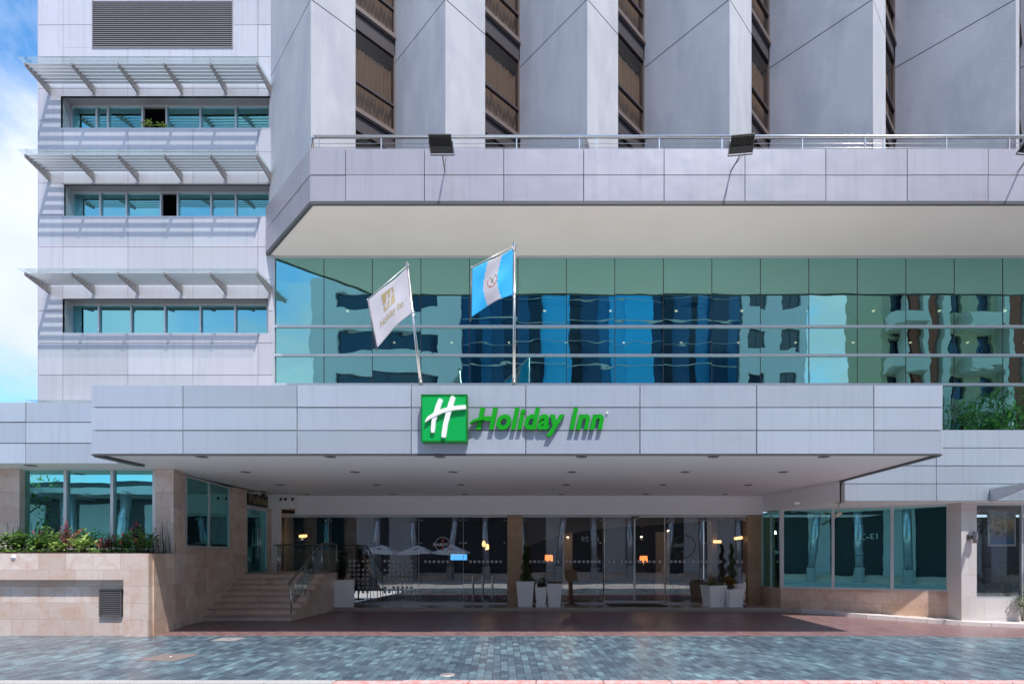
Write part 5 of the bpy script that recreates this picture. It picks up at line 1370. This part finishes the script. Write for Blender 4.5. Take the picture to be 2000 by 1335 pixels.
# ================================================================== THE OTHER SIDE OF THE STREET (seen in the glass)
def facade_building(name, label, x0, x1, y0, y1, h, wallm, winm, bw, bh, ww, wh, z0=6.5, depth=.18, bands=None, sills=None):
    t = thing(name, label, 'building', ((x0+x1)/2, (y0+y1)/2, 0)); g = MB()
    g.box(x0, x1, y0, y1-.4, 0, h)
    nx = max(1, int((x1-x0)/bw)); nz = max(1, int((h-z0)/bh)); mx = (x1-x0)/nx
    g.box(x0, x1, y1-.4, y1, 0, z0)
    for j in range(nz):
        zb = z0+bh*j; zl = zb+(bh-wh)*.5
        g.box(x0, x1, y1-.4, y1, zb, zl); g.box(x0, x1, y1-.4, y1, zl+wh, zb+bh)
        for i in range(nx):
            a = x0+mx*i; m = (mx-ww)/2; g.box(a, a+m, y1-.4, y1-.001, zl, zl+wh); g.box(a+mx-m, a+mx, y1-.4, y1-.001, zl, zl+wh)
    g.box(x0, x1, y1-.4, y1, z0+bh*nz, h)
    g.build('wall', M[wallm], t)
    for j in range(min(nz, 9)):
        g = MB(); zl = z0+bh*j+(bh-wh)*.5
        for i in range(nx):
            a = x0+mx*i; m = (mx-ww)/2; g.face([(a+m, y1-.25, zl), (a+mx-m, y1-.25, zl), (a+mx-m, y1-.25, zl+wh), (a+m, y1-.25, zl+wh)])
            g.box(a+m+ww/2-.03, a+m+ww/2+.03, y1-.25, y1-.2, zl, zl+wh)
        g.build('window', M[winm], t)
    if bands:
        g = MB()
        for (a, b, m_) in bands: g.box(a, b, y1+.004, y1+depth, z0-1, h)
        g.build('band', M[bands[0][2]], t)
    return t
M['opp_white'] = panel('opposite_panels', (.74, .76, .78), .4)
M['opp_grey'] = panel('opposite_grey_panels', (.42, .44, .46), .5)
M['opp_beige'] = simple('opposite_render', (.46, .43, .30), .8, var=.15)
M['opp_red'] = simple('opposite_red', (.30, .09, .06), .8)
M['opp_win'] = simple('opposite_window', (.02, .04, .08), .08, .0, 1.0)
M['opp_pale'] = simple('opposite_balcony', (.62, .62, .58), .7)
M['opp_dark'] = simple('opposite_dark', (.06, .065, .08), .5)
def bluetower():
    m, nt, out = newmat('blue_tower_glass'); P = pos(nt); s = nt.nodes.new('ShaderNodeSeparateXYZ'); L(nt, P, s.inputs[0])
    c = nt.nodes.new('ShaderNodeCombineXYZ'); L(nt, s.outputs[0], c.inputs[0])
    a = nt.nodes.new('ShaderNodeAttribute'); a.attribute_name = 'tone'
    col = ramp(nt, a.outputs['Fac'], [(.0, (.004, .012, .03)), (.35, (.02, .10, .24)), (.6, (.025, .24, .52)), (1.0, (.05, .55, 1.0))])  # brighter blues paint in the sky that this glass would mirror
    princ(nt, out, col, .12, .1, .6, bump(nt, noise(nt, P, .4, 2), .05)); return m
M['opp_blue'] = bluetower()
OPY = -9.0
facade_building('opposite_office', 'pale panelled office across the street, seen mirrored in the curtain wall', -17.9, -6.8, -22, OPY, 22.5, 'opp_white', 'opp_win', 11.1, 3.0, 7.6, 1.5, 7.2)
t = thing('opposite_tower', 'blue glass tower across the street, seen mirrored in the curtain wall', 'building', (6, -15, 0))
g = MB(); x = -6.78; rb = random.Random(21)
seq = [(.9, .35), (.7, .1), (.9, .4), (1.1, .3), (1.4, .12), (1.0, .35), (1.1, .05), (2.6, .95), (1.0, .02), (1.6, .25), (1.0, .5), (1.2, .9), (2.5, 1.0), (1.0, .2), (.9, .02), (1.6, .35), (.6, .02), (1.2, .6), (1.4, .15), (1.0, .4)]
sc_ = (13.7+6.78)/sum(a for a, b in seq)
for k, (wd, tn) in enumerate(seq):
    wd *= sc_; hh = 22.5
    yy = OPY+rb.uniform(-.5, .0)
    g.box(x, x+wd, -24, yy, 6, hh, tn); x += wd
g.build('glass_body', M['opp_blue'], t)
g = MB()
for z in (8.1, 9.6, 11.1, 12.6, 14.3, 16.0, 17.6, 19.2, 20.8): g.box(-6.7, 13.6, OPY+.02, OPY+.07, z, z+(.07 if z in (9.6, 12.6, 16.0, 19.2) else .03))
g.build('spandrel', M['opp_pale'], t)
t2 = facade_building('opposite_slab', 'pale slab building right of the blue tower, seen mirrored in the curtain wall', 13.8, 18.7, -14, OPY+.1, 22.5, 'opp_white', 'opp_win', 2.4, 3.1, 1.3, 1.5, 7)
t3 = facade_building('apartment_block', 'beige apartment block with red stripes, seen mirrored in the curtain wall', 24.0, 48, -13.5, OPY+.4, 24, 'opp_beige', 'opp_win', 2.1, 3.1, 1.0, 1.6, 6.5, .5, [(26.0, 26.6, 'opp_red'), (27.3, 27.9, 'opp_red'), (33.2, 34.0, 'opp_red'), (35.0, 35.7, 'opp_red'), (43, 43.8, 'opp_red')])
g = MB()
for (a, b) in ((25.3, 25.6), (26.75, 27.15), (28.1, 28.6), (32.5, 32.9), (34.2, 34.8), (35.9, 36.5)): g.box(a, b, OPY+.41, OPY+1.2, 5.5, 24)
g.build('pier', M['opp_pale'], t3)
for j in range(4):
    for a in (24.2, 29.6, 37.5):
        z = 9+3.1*j; g = MB(); g.box(a, a+2.6, OPY+.41, OPY+1.7, z, z+.9); g.build('balcony', M['opp_pale'], t3)
# portico: base wall, canopy, columns
t = thing('portico', 'dark ground floor and slim grey canopy across the street, mirrored in the glass', 'building', (0, -8, 0))
g = MB()
g.box(-40, 50, -8.9, -8.4, 0, 6.6); g.build('base_wall', M['opp_dark'], t)
g = MB()
for i in range(22):
    a = -44+i*4.4
    if -16 < a < 10: continue
    g.box(a, a+2.4, -8.39, -8.25, 0, 5.2)
for a, b in ((-14.2, -12.4), (-.7, .9), (4.2, 6.2), (11.2, 13)): g.box(a, b, -8.39, -8.25, 0, 5.2)
g.build('wall_panel', M['opp_white'], t)
g = MB(); g.box(-40, 50, -8.4, -5.2, 5.6, 5.75); g.box(-40, 50, -5.2, -5.1, 5.5, 5.85)
for i in range(36): a = -40+i*2.5; g.box(a, a+.07, -8.4, -4.7, 5.42, 5.6)
g.build('canopy', M['frame'], t)
g = MB()
for i in range(3): g.box(-40, 50, -8.3, -6.6+.3*(2-i), .15*i, .15*(i+1))
g.build('steps', M['step'], t)
for i in range(23):
    X = -35.05+i*2.95; g = MB(); tl = (.5 if i % 3 == 0 else -.1)
    g.tube([(X, -5.9, 0), (X, -5.9, 1.0)], .34, 4, cap=False); 
    g2 = MB(); g2.tube([(X, -5.9, 1.0), (X+tl, -5.9, 5.6)], .26, 20)
    o = thing('silver_column', 'round silver column across the street, seen mirrored in the glass', 'column', (X, -5.9, 0), 'silver columns across the street')
    g.build('plinth', M['concrete'], o); g2.build('shaft', M['silver'], o)
    g = MB()
    for z in (1.9, 3.0, 4.1): g.lathe((X+tl*(z-1)/4.6, -5.9, z), [(.263, -.008), (.266, 0), (.263, .008)], 20)
    g.build('joint_ring', M['gap'], o)
for i in range(5):
    X = -19+i*2.75-(0 if i < 4 else 0); Yp = -4.2; t = thing('parasol', 'white square parasol across the street, seen mirrored in the cafe glass', 'parasol', (X, Yp, 0), 'white parasols across the street')
    g = MB(); s = 1.25; ap = (X, Yp, 2.75)
    cs4 = [(X-s, Yp-s, 2.15), (X+s, Yp-s, 2.15), (X+s, Yp+s, 2.15), (X-s, Yp+s, 2.15)]
    for k in range(4): g.face([cs4[k], cs4[(k+1) % 4], ap]); g.face([cs4[k], (cs4[k][0], cs4[k][1], 2.0), (cs4[(k+1) % 4][0], cs4[(k+1) % 4][1], 2.0), cs4[(k+1) % 4]])
    g.build('canopy', M['white_em'], t); g = MB(); g.tube([(X, Yp, 0), (X, Yp, 2.74)], .025, 8); g.build('pole', M['wood_dk'], t)
    g = MB(); g.lathe((X, Yp+s*.5, 2.46), [(0, 0.02), (.2, .02), (.2, -.03)], 16); g.build('emblem', M['petal'], t)
def opp_sign(txt, X, Z, w, h, label, name='mirrored_sign', ring=False):
    vs, fs = text_geo(txt, bold=.02); t = thing(name, label, 'sign', (X, -8.2, Z))
    vs = fit(vs, -w/2, w/2, 0, h); g = MB(); g.raw([(X-v.x, -8.19, Z+v.y) for v in vs], fs); g.build('lettering', M['white_em'], t)
    if ring:
        g = MB(); n = 40
        for i in range(n):
            a0, a1 = 2*math.pi*i/n, 2*math.pi*(i+1)/n; r0, r1 = .95, 1.02
            g.face([(X+r1*math.cos(a0), -8.195, Z+.1+r1*math.sin(a0)), (X+r1*math.cos(a1), -8.195, Z+.1+r1*math.sin(a1)), (X+r0*math.cos(a1), -8.195, Z+.1+r0*math.sin(a1)), (X+r0*math.cos(a0), -8.195, Z+.1+r0*math.sin(a0))])
        g.build('ring', M['gold'], t)
mz = 2*SY+8.2
opp_sign('Hard Rock', wx(1336, mz), wz(1068, mz), 1.9, .38, 'white lettered cafe sign with a round ring across the street', ring=True)
opp_sign('CAFE', wx(1336, mz), wz(1078, mz), .5, .16, 'small white word under the ring of the cafe sign across the street')
opp_sign('13-29', 3.1, 3.05, 1.5, .45, 'white street number 13-29 across the street, mirrored in the wing window')
# tree across the street
rt = random.Random(17)
def big_tree(X, Y, H, rad, label, n=5200):
    t = thing('street_tree', label, 'tree', (X, Y, 0), 'street trees across the road'); g = MB()
    g.tube([(X, Y, 0), (X+.1, Y, H*.3), (X, Y+.1, H*.6)], [.22, .17, .10], 8)
    for k in range(9):
        a = rt.random()*6.28; g.tube([(X, Y, H*(.3+.04*k)), (X+math.cos(a)*rad*.5, Y+math.sin(a)*rad*.5, H*(.5+.04*k)), (X+math.cos(a)*rad*.85, Y+math.sin(a)*rad*.85, H*(.6+.04*k))], [.08, .05, .02], 6)
    g.build('trunk', M['bark'], t); g = MB()
    cl_ = [Vector((X+rt.gauss(0, rad*.42), Y+rt.gauss(0, rad*.42), H*(.68+rt.gauss(0, .15)))) for _ in range(42)]
    for i in range(n):
        c = cl_[i % 42]; v = rndvec(rt); leaf(g, c+v*rad*.34, v, Vector((rt.uniform(-1, 1), rt.uniform(-1, 1), 1)), .26, .12, min(1, max(0, rt.gauss(.4, .25))))
    g.build('crown', M['leaf'], t)
big_tree(27.5, -4.5, 12.0, 4.6, 'green leafy tree across the street, mirrored in the right end of the curtain wall', 14000)
big_tree(-31.5, -4.3, 8.5, 2.2, 'small green tree across the street, mirrored in the window over the planter', 2200)
# ================================================================== LIGHT, SKY, CAMERA
sv = Vector((.65, -1.0, 2.4)).normalized()
w = bpy.data.worlds.new('World'); SC.world = w; w.use_nodes = True; nt = w.node_tree
bg = nt.nodes['Background']
sky = nt.nodes.new('ShaderNodeTexSky'); sky.sky_type = 'NISHITA'; sky.sun_disc = False
sky.sun_elevation = math.radians(63.6); sky.sun_rotation = math.radians(147); sky.air_density = 1.0; sky.dust_density = .6
tc = nt.nodes.new('ShaderNodeTexCoord'); G = tc.outputs['Generated']
n1 = noise(nt, mapping(nt, G, (1, 1, 1.25), (0, 0, .3), (7.7, 1.1, .5)), 3.0, 9, .56, .15)
mask = ramp(nt, n1, [(.40, 0.0), (.58, 1.0)])
cl = mixc(nt, ramp(nt, noise(nt, mapping(nt, G, (1, 1, 1.5), (0, 0, 0), (5, 1, 2)), 4, 6, .5), [(.3, 0.0), (.7, 1.0)]), (2.9, 3.25, 4.2), (4.1, 4.4, 5.2))
skc = mixc(nt, 1.0, sky.outputs[0], (.50, .92, 1.15), 'MULTIPLY')
L(nt, mixc(nt, mask, skc, cl), bg.inputs[0]); bg.inputs[1].default_value = .125
sd_ = bpy.data.lights.new('sun', 'SUN'); sd_.energy = 3.0; sd_.angle = math.radians(.8); sd_.color = (1, .95, .89)
so = bpy.data.objects.new('sun', sd_); COL.objects.link(so); so.rotation_euler = sv.to_track_quat('Z', 'Y').to_euler(); so.location = (20, -30, 70)
cam = bpy.data.cameras.new('camera'); co = bpy.data.objects.new('camera', cam); COL.objects.link(co)
co.location = (0, 0, EYE); co.rotation_euler = (math.radians(90), 0, 0)
cam.sensor_width = 36; cam.lens = 36*F/2000; cam.shift_x = -.041; cam.shift_y = .21025; cam.clip_end = 2000; cam.clip_start = .1
SC.camera = co
SC.view_settings.view_transform = 'Standard'; SC.view_settings.look = 'None'; SC.view_settings.exposure = 1.04; SC.view_settings.gamma = 1
SC.cycles.max_bounces = 10; SC.cycles.transparent_max_bounces = 16; SC.cycles.glossy_bounces = 6; SC.cycles.sample_clamp_indirect = 6
